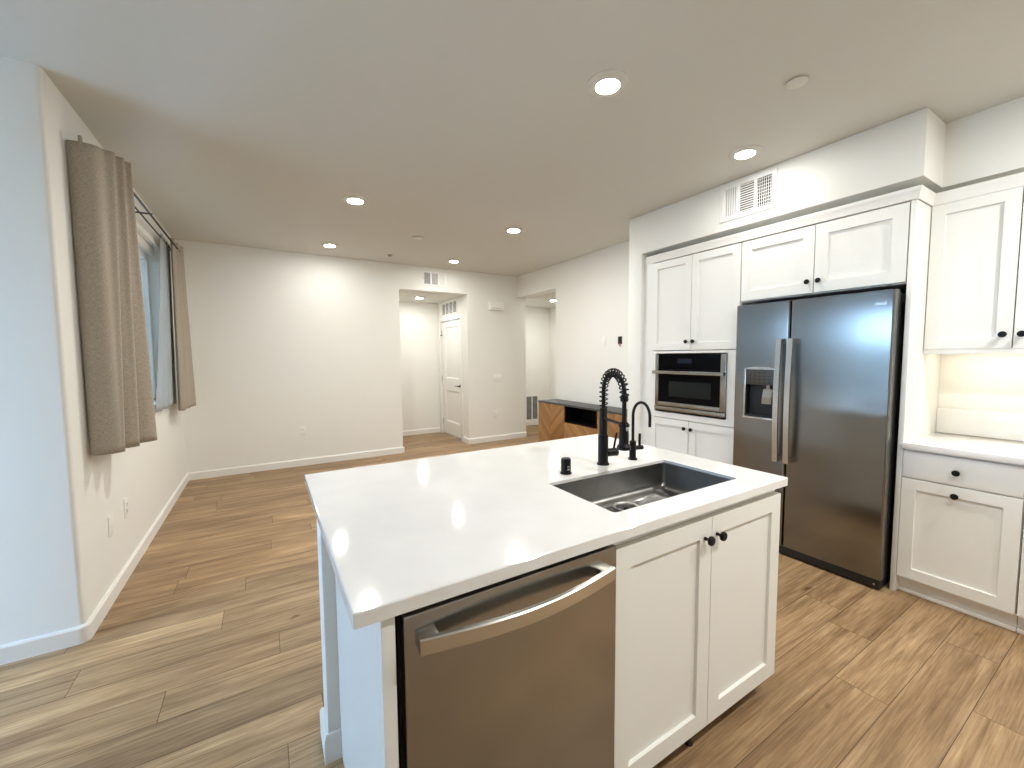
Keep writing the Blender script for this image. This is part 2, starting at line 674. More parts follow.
# patio door wall on the far left of the camera
PY0, PY1, PZ1 = 1.15, 2.62, 2.20
w = MB().box(XW - .15, XW, YB, PY0, 0, CZ).box(XW - .15, XW, PY1, YN + .16, 0, CZ).box(XW - .15, XW, PY0, PY1, PZ1, CZ)
struct('wall_patio', w, WALL)
struct('wall_rear', MB().box(XW - .15, XK + .15, YB - .15, YB, 0, CZ), WALL)
w = MB().box(-0.82, 1.70, YF, YF + .15, 0, CZ).box(1.70, 2.775, YF, YF + .15, 2.395, CZ).box(2.775, 3.87, YF, YF + .15, 0, CZ)
struct('wall_far', w, WALL)
w = MB().box(XR, XR + .17, 2.93, 4.86, 0, CZ).box(XR, XR + .17, 4.86, YF, 2.40, CZ)
struct('wall_right', w, WALL)
struct('wall_kitchen', MB().box(XK, XK + .15, YB, 2.93, 0, CZ), WALL)
w = MB().prism([(.803, 2.38), (2.766, 2.38), (2.766, 0), (2.93, 0), (2.93, CZ), (.803, CZ)], XC, XK, axis='x', bev=.010)
struct('wall_kitchen_end', w, WALL)                                                   # end wall and soffit round the cabinets
struct('trim_5', MB().box(3.46, XK, YB, 0.803, 2.38, CZ), WALL)                       # soffit over the wall cabinets
# the hall beyond the far wall
HX = 2.78
w = MB().box(HX, HX + .12, YF + .15, 6.23, 0, 2.6).box(HX, HX + .12, 7.11, 7.37, 0, 2.6).box(HX, HX + .12, 6.23, 7.11, 2.045, 2.6)
struct('wall_hall_right', w, WALL)
struct('wall_hall_back', MB().box(1.4, HX, 7.22, 7.37, 0, 2.6), WALL)
struct('wall_hall_left', MB().box(1.4, 1.52, YF + .15, 7.22, 0, 2.6), WALL)
ceiling_with_cans('ceiling_hall', 1.4, HX, YF + .15, 7.22, 2.39, .21, [(2.226, 6.62)])
struct('wall_added_closet', MB().box(HX + .12, 3.72, 7.25, 7.37, 0, 2.6), WALL)  # unseen wall added to keep sky light out behind the closed door
# the passage through the opening in the right wall
struct('wall_passage_back', MB().box(3.87, 5.2, 6.90, 7.05, 0, 2.6), WALL)
struct('wall_passage_left', MB().box(3.72, 3.87, YF + .15, 6.90, 0, 2.6), WALL)
struct('wall_passage_right', MB().box(5.10, 5.25, 4.0, 6.90, 0, 2.6), WALL)
struct('wall_passage_end', MB().box(3.87, 5.10, 3.9, 4.05, 0, 2.6), WALL)
ceiling_with_cans('ceiling_passage', 3.87, 5.10, 4.05, 6.90, 2.40, .2, [(4.42, 5.86)])

BBP = [(0, 0), (0.017, 0), (0.017, 0.078), (0.011, 0.086), (0, 0.088)]


def baseboard(name, path, outs):
    struct(name, MB().sweep(BBP, path, outs), TRIM)


cc = [(XL - R_ + R_ * math.cos(a), YN + R_ + R_ * math.sin(a)) for a in [-PI / 2 + i * PI / 8 for i in range(5)]]
oo = [(math.cos(a), math.sin(a)) for a in [-PI / 2 + i * PI / 8 for i in range(5)]]
baseboard('baseboard_left', [(XW, YN)] + cc + [(XL, YF)], [(0, -1)] + oo + [(1, -1)])
baseboard('baseboard_far', [(XL, YF), (1.70, YF), (1.70, YF + .15)], [(1, -1), (1, -1), (1, 0)])
baseboard('baseboard_far_right', [(HX, 6.15), (HX, YF + .15), (2.775, YF), (3.87, YF)], [(-1, 0), (-1, 0), (-1, -1), (0, -1)])
baseboard('baseboard_hall', [(1.52, 7.22), (HX, 7.22)], [(0, -1), (0, -1)])
baseboard('baseboard_passage', [(3.87, 6.90), (5.10, 6.90), (5.10, 4.05)], [(0, -1), (-1, -1), (-1, 0)])
baseboard('baseboard_right', [(XR, 2.93), (XR, 4.86), (XR + .17, 4.86)], [(-1, 0), (-1, 1), (0, 1)])
baseboard('baseboard_kitchen_end', [(XC, 2.766), (XC, 2.93), (XR, 2.93)], [(-1, 0), (-1, 1), (0, 1)])

# window in the left wall (structure)
wf = MB()
xf0, xf1 = -0.955, -0.905
wf.box(xf0, xf1, WY0, WY1, WZ1 - .13, WZ1, .004).box(xf0, xf1, WY0, WY1, WZ0, WZ0 + .06, .004)
wf.box(xf0, xf1, WY0, WY0 + .06, WZ0 + .06, WZ1 - .13, .004).box(xf0, xf1, WY1 - .06, WY1, WZ0 + .06, WZ1 - .13, .004)
ym = (WY0 + WY1) / 2
wf.box(xf0, xf1 + .01, ym - .03, ym + .03, WZ0 + .06, WZ1 - .13, .004)
wf.box(xf1, xf1 + .045, WY0 + .01, WY1 - .01, WZ1 - .075, WZ1 - .004, .004)
win = struct('window_1', wf, TRIM)
struct('window_pane', MB().box(-0.936, -0.930, WY0 + .06, ym - .03, WZ0 + .06, WZ1 - .13).box(-0.936, -0.930, ym + .03, WY1 - .06, WZ0 + .06, WZ1 - .13), GLASS, win)
struct('window_sill', MB().box(-0.905, XL + .012, WY0, WY1, WZ0, WZ0 + .02, .004), TRIM, win)

# glazed patio door in the wall beyond the left edge of the view (structure)
pf = MB()
px0, px1 = XW - .10, XW - .04
pf.box(px0, px1, PY0, PY1, PZ1 - .06, PZ1, .004).box(px0, px1, PY0, PY1, 0, .06, .004)
for a in (PY0, (PY0 + PY1) / 2 - .03, PY1 - .06):
    pf.box(px0, px1, a, a + .06, .06, PZ1 - .06, .004)
pd = struct('window_2', pf, TRIM)
struct('window_pane', MB().box(px0 + .025, px0 + .031, PY0 + .05, PY1 - .05, .05, PZ1 - .05), GLASS, pd)

struct('wall_skyblock_window', MB().box(-3.3, -3.0, 3.0, 10.0, -3, 6), mat('skyblock_window_mat', (.24, .215, .18), .9, bump=(30, .3, .01)))  # added wall that darkens the sky view through the left window

struct('wall_skyblock_patio', MB().box(-7.0, -6.6, -6.0, 9.0, -3, 1.65), mat('skyblock_patio_mat', (.34, .34, .32), .9, bump=(30, .3, .01)))  # unseen wall added so only high sky lights and reflects indoors

# hall door, closed, in the hall's right wall
DX = HX + .022
d = MB()


def panel_door(mb, x, y0, y1, z0, z1, t, panels, depth=0.008, slope=0.014):
    """slab facing -x at x with raised-edge recessed panels"""
    ys = sorted({y0, y1} | {p[0] for p in panels} | {p[1] for p in panels})
    zs = sorted({z0, z1} | {p[2] for p in panels} | {p[3] for p in panels})
    bm = mb.bm

    def q(a, b, c, e):
        bm.faces.new([bm.verts.new(p) for p in (a, b, c, e)])
    for i in range(len(ys) - 1):
        for j in range(len(zs) - 1):
            a, b, c, e = ys[i], ys[i + 1], zs[j], zs[j + 1]
            hit = [p for p in panels if p[0] <= a + 1e-6 and p[1] >= b - 1e-6 and p[2] <= c + 1e-6 and p[3] >= e - 1e-6]
            if not hit:
                q((x, a, c), (x, a, e), (x, b, e), (x, b, c))
    for a, b, c, e in panels:
        s, dx = slope, depth
        i0, i1, j0, j1 = a + s, b - s, c + s, e - s
        q((x, a, c), (x, a, e), (x + dx, i0, j1), (x + dx, i0, j0))
        q((x, a, e), (x, b, e), (x + dx, i1, j1), (x + dx, i0, j1))
        q((x, b, e), (x, b, c), (x + dx, i1, j0), (x + dx, i1, j1))
        q((x, b, c), (x, a, c), (x + dx, i0, j0), (x + dx, i1, j0))
        q((x + dx, i0, j0), (x + dx, i0, j1), (x + dx, i1, j1), (x + dx, i1, j0))
    q((x, y0, z0), (x + t, y0, z0), (x + t, y0, z1), (x, y0, z1))
    q((x, y1, z0), (x, y1, z1), (x + t, y1, z1), (x + t, y1, z0))
    q((x, y0, z1), (x + t, y0, z1), (x + t, y1, z1), (x, y1, z1))
    q((x, y0, z0), (x, y1, z0), (x + t, y1, z0), (x + t, y0, z0))
    q((x + t, y0, z0), (x + t, y1, z0), (x + t, y1, z1), (x + t, y0, z1))
    bmesh.ops.remove_doubles(bm, verts=bm.verts[:], dist=1e-5)
    bmesh.ops.recalc_face_normals(bm, faces=bm.faces[:])
    return mb


panel_door(d, DX, 6.235, 7.105, .025, 2.035, .04, [(6.38, 6.95, 1.03, 1.93), (6.38, 6.95, .25, .81)], .016, .016)
hd = struct('door_1', d, DOORP)
dh = MB().lathe([(.030, 0), (.030, .008), (.012, .012), (.012, .05)], (DX, 6.295, .915), (-1, 0, 0), cap1=True)
dh.tube([(DX - .045, 6.295, .915), (DX - .048, 6.34, .915), (DX - .046, 6.41, .912)], [.010, .009, .008])
struct('door_handle', dh, BRONZE, hd)
for z in (.22, 1.02, 1.85):
    struct('door_hinge', MB().tube([(DX - .006, 7.108, z - .045), (DX - .006, 7.108, z + .045)], .006), STEELL, hd)
struct('door_stop', MB().tube([(DX, 7.08, 1.80), (DX - .05, 7.05, 1.80)], .007), BRONZE, hd)
c_ = MB().box(HX - .012, HX, 6.165, 6.23, 0, 2.09, .003).box(HX - .012, HX, 7.11, 7.175, 0, 2.09, .003).box(HX - .012, HX, 6.23, 7.11, 2.045, 2.09, .003)
struct('trim_1', c_, TRIM)

# half wall at the back of the island
IY0, IY1 = 1.482, 1.60
struct('wall_island', MB().box(.137, 1.735, IY0, IY1, 0, .888, .006), WALL)
struct('baseboard_island', MB().sweep([(0, 0), (0.014, 0), (0.014, 0.085), (0.008, 0.10), (0, 0.10)],
       [(.1779, IY0), (.137, IY0), (.137, IY1), (1.735, IY1)], [(0, -1), (-1, -1), (-1, 1), (0, 1)]), TRIM)

# crown moulding over the cabinets
CR = [(0, 2.264), (.007, 2.264), (.009, 2.278), (.014, 2.308), (.017, 2.314), (.017, 2.330), (0, 2.330)]
struct('trim_2', MB().sweep(CR, [(XC, 2.70), (XC, .823), (3.385, .823), (3.385, .146)], [(-1, 0), (-1, -1), (-1, -1), (-1, 0)]), TRIM)


# ------------------------------------------------------------------ cabinets
def shaker(x, y0, y1, z0, z1, t=.02, fr=.062, name='door', root=None, label=None, depth=.012):
    """shaker door facing -x, front at x"""
    mb = MB()
    if z1 - z0 > .2:
        panel_door(mb, x, y0, y1, z0, z1, t, [(y0 + fr, y1 - fr, z0 + fr, z1 - fr)], depth, .002)
    else:
        mb.box(x, x + t, y0, y1, z0, z1, .0015)
    return mb.build(name, CAB, root, label=label)


KP = [(.006, 0), (.005, .012), (.008, .016), (.0155, .020), (.0165, .025), (.014, .030), (0, .032)]


def knob(p, axis, parent):
    MB().lathe(KP, p, axis, seg=20).build('knob', BLACK, parent, label='round matte black knob')


# tall oven cabinet
T = thing('oven_cabinet', (3.45, 2.22, 0), 'tall white shaker cabinet around the built-in microwave, left of the refrigerator', 'cabinet')
m = MB()
xa, xb = XC + .021, XK - .002
OY0, OY1 = 1.802, 2.645
m.box(xa, xb, OY0, OY0 + .018, .0, 2.262).box(xa, xb, OY1 - .018, OY1, 0, 2.262)
m.box(xa + .04, xb, OY0, OY1, 0, .10)
for z in (.10, .83, 1.43, 2.244):
    m.box(xa, xb, OY0 + .018, OY1 - .018, z, z + .018)
m.box(xb - .012, xb, OY0 + .018, OY1 - .018, .118, 2.244)
m.build('carcass', CAB, T)
# frame round the microwave
fz0, fz1 = .835, 1.444
m = MB()
m.box(XC, XC + .02, OY0 + .002, 1.889, fz0, fz1).box(XC, XC + .02, 2.586, OY1 - .002, fz0, fz1)
m.box(XC, XC + .02, 1.889, 2.586, fz0, .885).box(XC, XC + .02, 1.889, 2.586, 1.424, fz1)
m.build('oven_surround', CAB, T)
MB().box(XC + .035, XC + .055, OY1, 2.7655, 0, 2.330).build('filler_strip', CAB, T)
for (a, b, z0, z1, kz, ky) in ((2.226, 2.641, 1.452, 2.258, 1.524, 2.256), (1.806, 2.221, 1.452, 2.258, 1.524, 2.190),
                               (2.226, 2.641, .105, .828, .762, 2.256), (1.806, 2.221, .105, .828, .762, 2.190)):
    dd = shaker(XC, a, b, z0, z1, root=T)
    knob((XC, ky, kz), (-1, 0, 0), dd)

# cabinet over the fridge
T = thing('fridge_top_cabinet', (3.45, 1.32, 1.80), 'white two-door shaker cabinet bridging above the refrigerator', 'cabinet')
m = MB().box(xa, xb, .853, .871, 1.805, 2.262).box(xa, xb, 1.782, 1.800, 1.805, 2.262).box(xa, xb, .871, 1.782, 1.805, 1.823).box(xa, xb, .871, 1.782, 2.244, 2.262)
m.box(xb - .012, xb, .871, 1.782, 1.823, 2.244)
m.build('carcass', CAB, T)
for (a, b, ky) in ((1.317, 1.796, 1.346), (.856, 1.312, 1.281)):
    dd = shaker(XC, a, b, 1.815, 2.258, root=T, fr=.07)
    knob((XC, ky, 1.889), (-1, 0, 0), dd)

# tall end panel between fridge and counter
MB().box(XC, xb, .826, .850, 0, 2.262, .001).build('fridge_end_panel', CAB, None,
    label='tall narrow white panel on the right side of the refrigerator', cat='cabinet panel')

# ------------------------------------------------------------------ refrigerator
FX = 3.05
F = thing('refrigerator', (3.4, 1.32, 0), 'stainless steel side-by-side refrigerator with an ice and water dispenser', 'refrigerator')
FY0, FY1, FS = .868, 1.776, 1.405
MB().box(FX + .085, 3.70, FY0 + .006, FY1 - .004, .02, 1.755, .004).build('body', FRIDGE_SIDE, F, label='dark grey side and back of the refrigerator')
MB().box(FX + .062, FX + .085, FY0 + .012, FY1 - .012, .075, 1.762).build('door_gasket', GASKET, F, label='black rubber gasket')
MB().box(FX + .006, FX + .12, FY0 + .004, FY1 - .004, .010, .064, .006).build('toe_grille', BLACKP, F, label='black kick grille')
for y in (FY0 + .06, FY1 - .06):
    MB().lathe([(.018, 0), (.018, .014), (.010, .016), (.010, .03)], (FX + .16, y, 0), seg=14, cap0=True, cap1=True).build('foot', BLACKP, F)
MB().lathe([(.006, 0), (.006, .003), (0, .004)], (FX + .0065, FY0 + .03, .035), (-1, 0, 0), seg=12).build('screw', STEELL, F)
for y in (FY0 + .03, FY1 - .13):
    MB().box(FX + .07, FX + .2, y, y + .10, 1.755, 1.775, .004).build('hinge_cover', FRIDGE_SIDE, F)


def fridge_door(y0, y1, hole=None):
    """door slab with softly rounded vertical edges, optional rectangular hole"""
    z0, z1 = .068, 1.770
    r = .014
    mb = MB()
    prof = []
    for i in range(7):
        a = PI / 2 * i / 6
        prof.append((FX + r - r * math.cos(a) if False else FX + r - r * math.sin(PI / 2 - a), y0 + r - r * math.sin(a) if False else y0 + r - r * math.cos(PI / 2 - a)))
    # plain polygon: front-left arc, front-right arc, back
    poly = [(FX + .06, y0)]
    for i in range(7):
        a = PI / 2 * i / 6
        poly.append((FX + r - r * math.sin(a), y0 + r - r * math.cos(a)))
    for i in range(7):
        a = PI / 2 * i / 6
        poly.append((FX + r - r * math.cos(a), y1 - r + r * math.sin(a)))
    poly.append((FX + .06, y1))
    if not hole:
        mb.prism(poly, z0, z1)
    else:
        hy0, hy1, hz0, hz1 = hole
        mb.prism(poly, z0, hz0).prism(poly, hz1, z1)
        pr = [p for p in poly if p[1] < hy0] + [(FX, hy0), (FX + .06, hy0)]
        mb.prism(pr, hz0, hz1)
        pl = [(FX, hy1)] + [p for p in poly if p[1] > hy1] + [(FX + .06, hy1)]
        mb.prism(pl, hz0, hz1)
    return mb


DH = (1.494, 1.690, .955, 1.300)
ld = fridge_door(FS + .003, FY1, DH).build('door', STEEL, F)
rd = fridge_door(FY0, FS - .003).build('door', STEEL, F)


def fridge_handle(yc, parent):
    mb = MB()
    pts, n = [], 16
    x_out = FX - .055
    z0, z1 = .665, 1.512
    bm = mb.bm
    rings = []
    for i in range(n + 1):
        t = i / n
        z = z0 + (z1 - z0) * t
        bow = .016 * math.sin(PI * t)
        xo = x_out - bow
        w, d_ = .0165, .011
        rings.append([bm.verts.new(p) for p in ((xo, yc - w, z), (xo, yc + w, z), (xo + d_, yc + w + .001, z), (xo + d_, yc - w - .001, z))])
    for a, b in zip(rings, rings[1:]):
        for k in range(4):
            bm.faces.new((a[k], a[(k + 1) % 4], b[(k + 1) % 4], b[k]))
    bm.faces.new(rings[0])
    bm.faces.new(rings[-1])
    bmesh.ops.recalc_face_normals(bm, faces=bm.faces[:])
    for z in (z0, z1 - .035):
        mb.box(x_out + .004, FX + .002, yc - .013, yc + .013, z, z + .035, .002)
    mb.build('handle', STEELL, parent, label='long bowed steel door handle')


fridge_handle(FS + .042, ld)
fridge_handle(FS - .028, rd)
# water and ice dispenser in the left door
hy0, hy1, hz0, hz1 = DH
ds = MB()
ds.box(FX - .004, FX + .004, hy0 - .012, hy0, hz0 - .012, hz1 + .008, .002).box(FX - .004, FX + .004, hy1, hy1 + .012, hz0 - .012, hz1 + .008, .002)
ds.box(FX - .014, FX + .01, hy0 - .012, hy1 + .012, hz0 - .016, hz0, .003)
ds.prism([(hy0 - .012, hz1), (hy1 + .012, hz1), (hy1 + .012, hz1 + .006), ((hy0 + hy1) / 2 + .05, hz1 + .018), ((hy0 + hy1) / 2 - .05, hz1 + .018), (hy0 - .012, hz1 + .006)], FX - .004, FX + .004, axis='x')
ds.build('dispenser_frame', STEELL, ld)
cv = MB()
cv.box(FX + .050, FX + .058, hy0, hy1, hz0, 1.19).box(FX + .003, FX + .052, hy0, hy0 + .004, hz0, 1.19).box(FX + .003, FX + .052, hy1 - .004, hy1, hz0, 1.19)
cv.box(FX + .001, FX + .052, hy0 + .004, hy1 - .004, hz0, hz0 + .012)
cv.build('dispenser_recess', BLACKP, ld, label='black dispenser recess')
MB().box(FX - .001, FX + .05, hy0 + .001, hy1 - .001, 1.188, hz1 - .001, .002).build('control_panel', PANELG, ld, label='brown grey control panel with small buttons')
bt = MB()
for j, z in enumerate((1.278, 1.252, 1.228, 1.204)):
    for i in range(5):
        if j == 0 and i not in (1, 2, 3):
            continue
        yy = hy0 + .030 + i * .034
        bt.box(FX - .0022, FX + .001, yy - .008, yy + .008, z - .004, z + .004)
bt.build('buttons', BLACKP, ld, label='rows of small dark buttons')
pdl = MB()
bm = pdl.bm
pr_ = [((FX + .018, 1.510, 1.158), (FX + .018, 1.572, 1.158)), ((FX + .008, 1.512, 1.10), (FX + .008, 1.576, 1.10)), ((FX + .012, 1.516, 1.052), (FX + .012, 1.580, 1.052))]
for i in range(2):
    a, b = pr_[i], pr_[i + 1]
    fr_ = [bm.verts.new(p) for p in (a[0], a[1], b[1], b[0])]
    bk_ = [bm.verts.new((p[0] + .008, p[1], p[2])) for p in (a[0], a[1], b[1], b[0])]
    bm.faces.new(fr_)
    bm.faces.new(bk_)
    for k in range(4):
        bm.faces.new((fr_[k], fr_[(k + 1) % 4], bk_[(k + 1) % 4], bk_[k]))
bmesh.ops.recalc_face_normals(bm, faces=bm.faces[:])
pdl.box(FX + .02, FX + .05, 1.53, 1.555, 1.13, 1.188)
pdl.build('paddle', mat('dispenser_paddle', (0.34, 0.31, 0.27), 0.3, 0.5), ld, label='pale grey dispenser paddle')
# maker's mark on the right door: small raised oval with strokes
lg = MB()
for i in range(9):
    yy = .905 + i * .0062
    lg.box(FX - .0012, FX + .001, yy, yy + .0035, 1.688 - .004 * (i % 2), 1.698 + .003 * ((i + 1) % 3))
lg.build('badge', STEELL, rd, label='small bright maker badge near the top corner')

# ------------------------------------------------------------------ built-in microwave
MX = 3.127
T = thing('microwave_oven', (3.40, 2.226, .90), 'built-in stainless and black glass microwave oven in the tall cabinet', 'oven')
MY0, MY1 = 1.892, 2.577
MB().box(MX + .03, 3.60, MY0 + .01, MY1 - .01, .905, 1.405).build('body', BLACKP, T, label='black oven body')
m = MB()
m.box(MX, MX + .03, MY0, MY0 + .045, .945, 1.415, .003).box(MX, MX + .03, MY1 - .036, MY1, .945, 1.415, .003)
m.box(MX, MX + .03, MY0 + .045, MY1 - .036, .945, .982, .003)
m.build('frame', STEELH, T)
MB().box(MX + .004, MX + .03, MY0 + .045, MY1 - .036, 1.28, 1.413).build('control_panel', GLASSB, T, label='black glass control strip')
MB().box(MX + .003, MX + .005, 2.20, 2.34, 1.335, 1.375).build('display', DISPLAY, T, label='dim blue display')
dd = MB().box(MX + .004, MX + .03, MY0 + .045, MY1 - .036, .982, 1.276).build('door_glass', GLASSB, T, label='black glass door')
MB().box(MX + .002, MX + .005, 2.018, 2.425, 1.035, 1.172, .0008).build('window', GLASSW, dd, label='slightly lighter see-through window')
h_ = MB().box(MX - .042, MX - .022, MY0 + .006, MY1 + .004, 1.238, 1.268, .004)
h_.box(MX - .024, MX + .006, MY0 + .012, MY0 + .038, 1.242, 1.264, .002).box(MX - .024, MX + .006, MY1 - .034, MY1 - .008, 1.242, 1.264, .002)
h_.build('handle', STEELH, T, label='horizontal steel bar handle')
MB().box(MX - .008, MX + .03, MY0, MY1, .905, .940, .004).build('bottom_trim', STEELH, T, label='steel vent trim along the bottom')

# ------------------------------------------------------------------ base and wall cabinets on the right
def base_cab(y0, y1, label, extra=True):
    t = thing('base_cabinet', (3.45, (y0 + y1) / 2, 0), label, 'cabinet')
    m = MB()
    m.box(xa, xb, y0, y0 + .016, .10, .862).box(xa, xb, y1 - .016, y1, .10, .862).box(xa, xb, y0 + .016, y1 - .016, .10, .118)
    m.box(xb - .01, xb, y0 + .016, y1 - .016, .118, .862).box(xa, xa + .05, y0 + .016, y1 - .016, .845, .862).box(xa, xa + .02, y0 + .016, y1 - .016, .685, .70)
    m.build('carcass', CAB, t)
    k_ = MB().box(XC + .06, XC + .075, y0, y1, 0, .10).box(XC + .045, XC + .06, y0, y1, 0, .018, .003)
    k_.build('toe_kick', TRIM, t)
    dr = shaker(XC, y0 + .003, y1 - .003, .697, .850, name='drawer', root=t)
    knob((XC, (y0 + y1) / 2 + .005, .768), (-1, 0, 0), dr)
    dd = shaker(XC, y0 + .003, y1 - .003, .105, .690, root=t, fr=.06)
    knob((XC, (y0 + y1) / 2 + .005, .641), (-1, 0, 0), dd)
    return t


base_cab(.376, .826, 'white base cabinet with one drawer and one door, right beside the refrigerator panel')
base_cab(-.10, .374, 'white base cabinet cut off by the right edge, beyond the first drawer unit')
T = thing('counter_worktop', (3.43, .36, .862), 'white quartz worktop on the base cabinets at the right wall', 'countertop')
MB().box(3.118, XK - .001, -.102, .825, .862, .896, .003).build('slab', QUARTZ, T)
MB().box(XK - .021, XK - .001, -.102, .825, .8965, 1.055, .002).build('backsplash', QUARTZ, T)
T = thing('wall_cabinet', (3.56, .48, 1.40), 'white two-door shaker wall cabinet above the right worktop', 'cabinet')
UX = 3.38
m = MB().box(UX + .02, xb, .806, .824, 1.402, 2.262).box(UX + .02, xb, .146, .164, 1.402, 2.262).box(UX + .02, xb, .164, .806, 1.434, 1.452).box(UX + .02, xb, .164, .806, 2.244, 2.262)
m.box(xb - .01, xb, .164, .806, 1.452, 2.244)
m.build('carcass', CAB, T)
MB().box(UX + .004, UX + .02, .146, .824, 1.402, 1.430, .001).build('light_rail', CAB, T)
for (a, b, ky) in ((.486, .821, .517), (.149, .481, .452)):
    dd = shaker(UX, a, b, 1.432, 2.262, root=T, fr=.058)
    knob((UX, ky, 1.504), (-1, 0, 0), dd)
T = thing('under_cabinet_light', (3.60, .45, 1.42), 'slim warm strip light fixed beneath the right wall cabinet', 'light')
MB().box(3.56, 3.60, .20, .76, 1.424, 1.434).build('housing', PLASTIC, T)
MB().box(3.563, 3.597, .21, .75, 1.420, 1.424).build('diffuser', LEDSTRIP, T, label='glowing diffuser')

# ------------------------------------------------------------------ island
CT0, CT1 = .8885, .920
IX0, IX1, ICY0, ICY1 = .123, 1.755, .793, 1.884
SX0, SX1, SY0, SY1 = .9075, 1.5755, .893, 1.241


def rrect(x0, x1, y0, y1, r, n=6):
    p = []
    for cx, cy, a0 in ((x1 - r, y1 - r, 0), (x0 + r, y1 - r, PI / 2), (x0 + r, y0 + r, PI), (x1 - r, y0 + r, 1.5 * PI)):
        for i in range(n + 1):
            a = a0 + PI / 2 * i / n
            p.append((cx + r * math.cos(a), cy + r * math.sin(a)))
    return p


T = thing('island_worktop', (.94, 1.34, CT0), 'large white quartz worktop of the kitchen island with sink cut-out', 'countertop')
mb = MB()
bm = mb.bm
e_ = .0025


def ring(poly, z):
    return [bm.verts.new((x, y, z)) for x, y in poly]


def skin(a, b):
    n = len(a)
    for i in range(n):
        bm.faces.new((a[i], a[(i + 1) % n], b[(i + 1) % n], b[i]))


out_t = ring(rrect(IX0 + e_, IX1 - e_, ICY0 + e_, ICY1 - e_, .003, 3), CT1)
out_m = ring(rrect(IX0, IX1, ICY0, ICY1, .0055, 3), CT1 - e_)
out_b = ring(rrect(IX0, IX1, ICY0, ICY1, .0055, 3), CT0)
in_t = ring(rrect(SX0, SX1, SY0, SY1, .012), CT1)
in_m = ring(rrect(SX0, SX1, SY0, SY1, .012), CT1 - .012)
in_l = ring(rrect(SX0 - .03, SX1 + .03, SY0 - .03, SY1 + .03, .022), CT1 - .012)
in_b = ring(rrect(SX0 - .03, SX1 + .03, SY0 - .03, SY1 + .03, .022), CT0)
skin(out_t, out_m)
skin(out_m, out_b)
skin(in_t, in_m)
skin(in_m, in_l)
skin(in_l, in_b)
for A, B in ((out_t, in_t), (out_b, in_b)):
    es = []
    for L_ in (A, B):
        for i in range(len(L_)):
            e = bm.edges.get((L_[i], L_[(i + 1) % len(L_)]))
            es.append(e)
    bmesh.ops.triangle_fill(bm, edges=es, use_beauty=True, use_dissolve=False)
bmesh.ops.recalc_face_normals(bm, faces=bm.faces[:])
mb.build('slab', QUARTZ, T)

# sink bowl hung under the worktop
T = thing('kitchen_sink', ((SX0 + SX1) / 2, (SY0 + SY1) / 2, .77), 'undermount stainless steel sink in the island worktop', 'sink')
mb = MB()
bm = mb.bm
zt, zb = CT1 - .0128, .786
rings = []
for ins, z in ((-.025, zt), (-.003, zt), (-.003, zb + .03), (0.0, zb + .018), (.008, zb + .008), (.02, zb + .002), (.034, zb)):
    rings.append(ring(rrect(SX0 + ins, SX1 - ins, SY0 + ins, SY1 - ins, .018), z))
for a, b in zip(rings, rings[1:]):
    skin(a, b)
# floor of the bowl with a round hole for the drain
DXc, DYc, DR = 1.246, 1.160, .045
hole = [bm.verts.new((DXc + DR * math.cos(2 * PI * k / 28), DYc + DR * math.sin(2 * PI * k / 28), zb - .002)) for k in range(28)]
es = [bm.edges.get((rings[-1][i], rings[-1][(i + 1) % len(rings[-1])])) for i in range(len(rings[-1]))]
es += [bm.edges.new((hole[i], hole[(i + 1) % 28])) for i in range(28)]
bmesh.ops.triangle_fill(bm, edges=es, use_beauty=True, use_dissolve=False)
bmesh.ops.recalc_face_normals(bm, faces=bm.faces[:])
so = mb.build('bowl', SINKM, T)
md = so.modifiers.new('thick', 'SOLIDIFY')
md.thickness = .0015
md.offset = 1
dr = MB().lathe([(.056, .0005), (.055, .003), (.045, .002), (.042, -.002), (.041, -.012)], (DXc, DYc, zb), seg=28)
drn = dr.build('drain', STEELL, T, label='bright round drain ring')
MB().lathe([(.041, -.004), (.036, -.007), (.012, -.009), (.010, .001), (0, .003)], (DXc, DYc, zb), seg=24).build('strainer', BLACKP, drn, label='dark drain strainer')

# sink base cabinet
IFY = .812
T = thing('sink_cabinet', (1.285, 1.15, 0), 'white two-door base cabinet under the island sink', 'cabinet')
m = MB()
m.box(.826, .842, IFY + .021, IY0 - .002, .10, .886).box(1.722, 1.738, IFY + .021, IY0 - .002, .10, .886).box(.842, 1.722, IFY + .021, IY0 - .002, .10, .116)
m.box(.842, 1.722, IY0 - .012, IY0 - .002, .116, .77).box(.842, 1.722, IFY + .021, IFY + .037, .853, .886)
m.build('carcass', CAB, T)
MB().box(.826, 1.738, IFY + .075, IFY + .09, 0, .10).build('toe_kick', mat('toe_kick_shade', (.16, .095, .05), .5), T, label='recessed toe kick, coloured brown as the shaded floor under the doors')  # dark brown colour stands for the shade under the doors
for x in (1.262,):
    MB().lathe([(.017, 0), (.017, .006), (.011, .012), (.011, .10)], (x, IFY + .055, 0), seg=14, cap0=True, cap1=True).build('leveling_foot', BRONZE, T)


def shaker_y(y, x0, x1, z0, z1, root, fr=.064, t=.02):
    """shaker door facing -y: built facing -x, then swapped"""
    mb = MB()
    panel_door(mb, y, x0, x1, z0, z1, t, [(x0 + fr, x1 - fr, z0 + fr, z1 - fr)], .010, .003)
    for v in mb.bm.verts:
        v.co = Vector((v.co.y, v.co.x, v.co.z))
    bmesh.ops.reverse_faces(mb.bm, faces=mb.bm.faces[:])
    return mb.build('door', CAB, root)


for x0, x1, kx in ((.829, 1.2855, 1.247), (1.2885, 1.741, 1.315)):
    dd = shaker_y(IFY, x0, x1, .098, .853, T)
    knob((kx, IFY, .788), (0, -1, 0), dd)

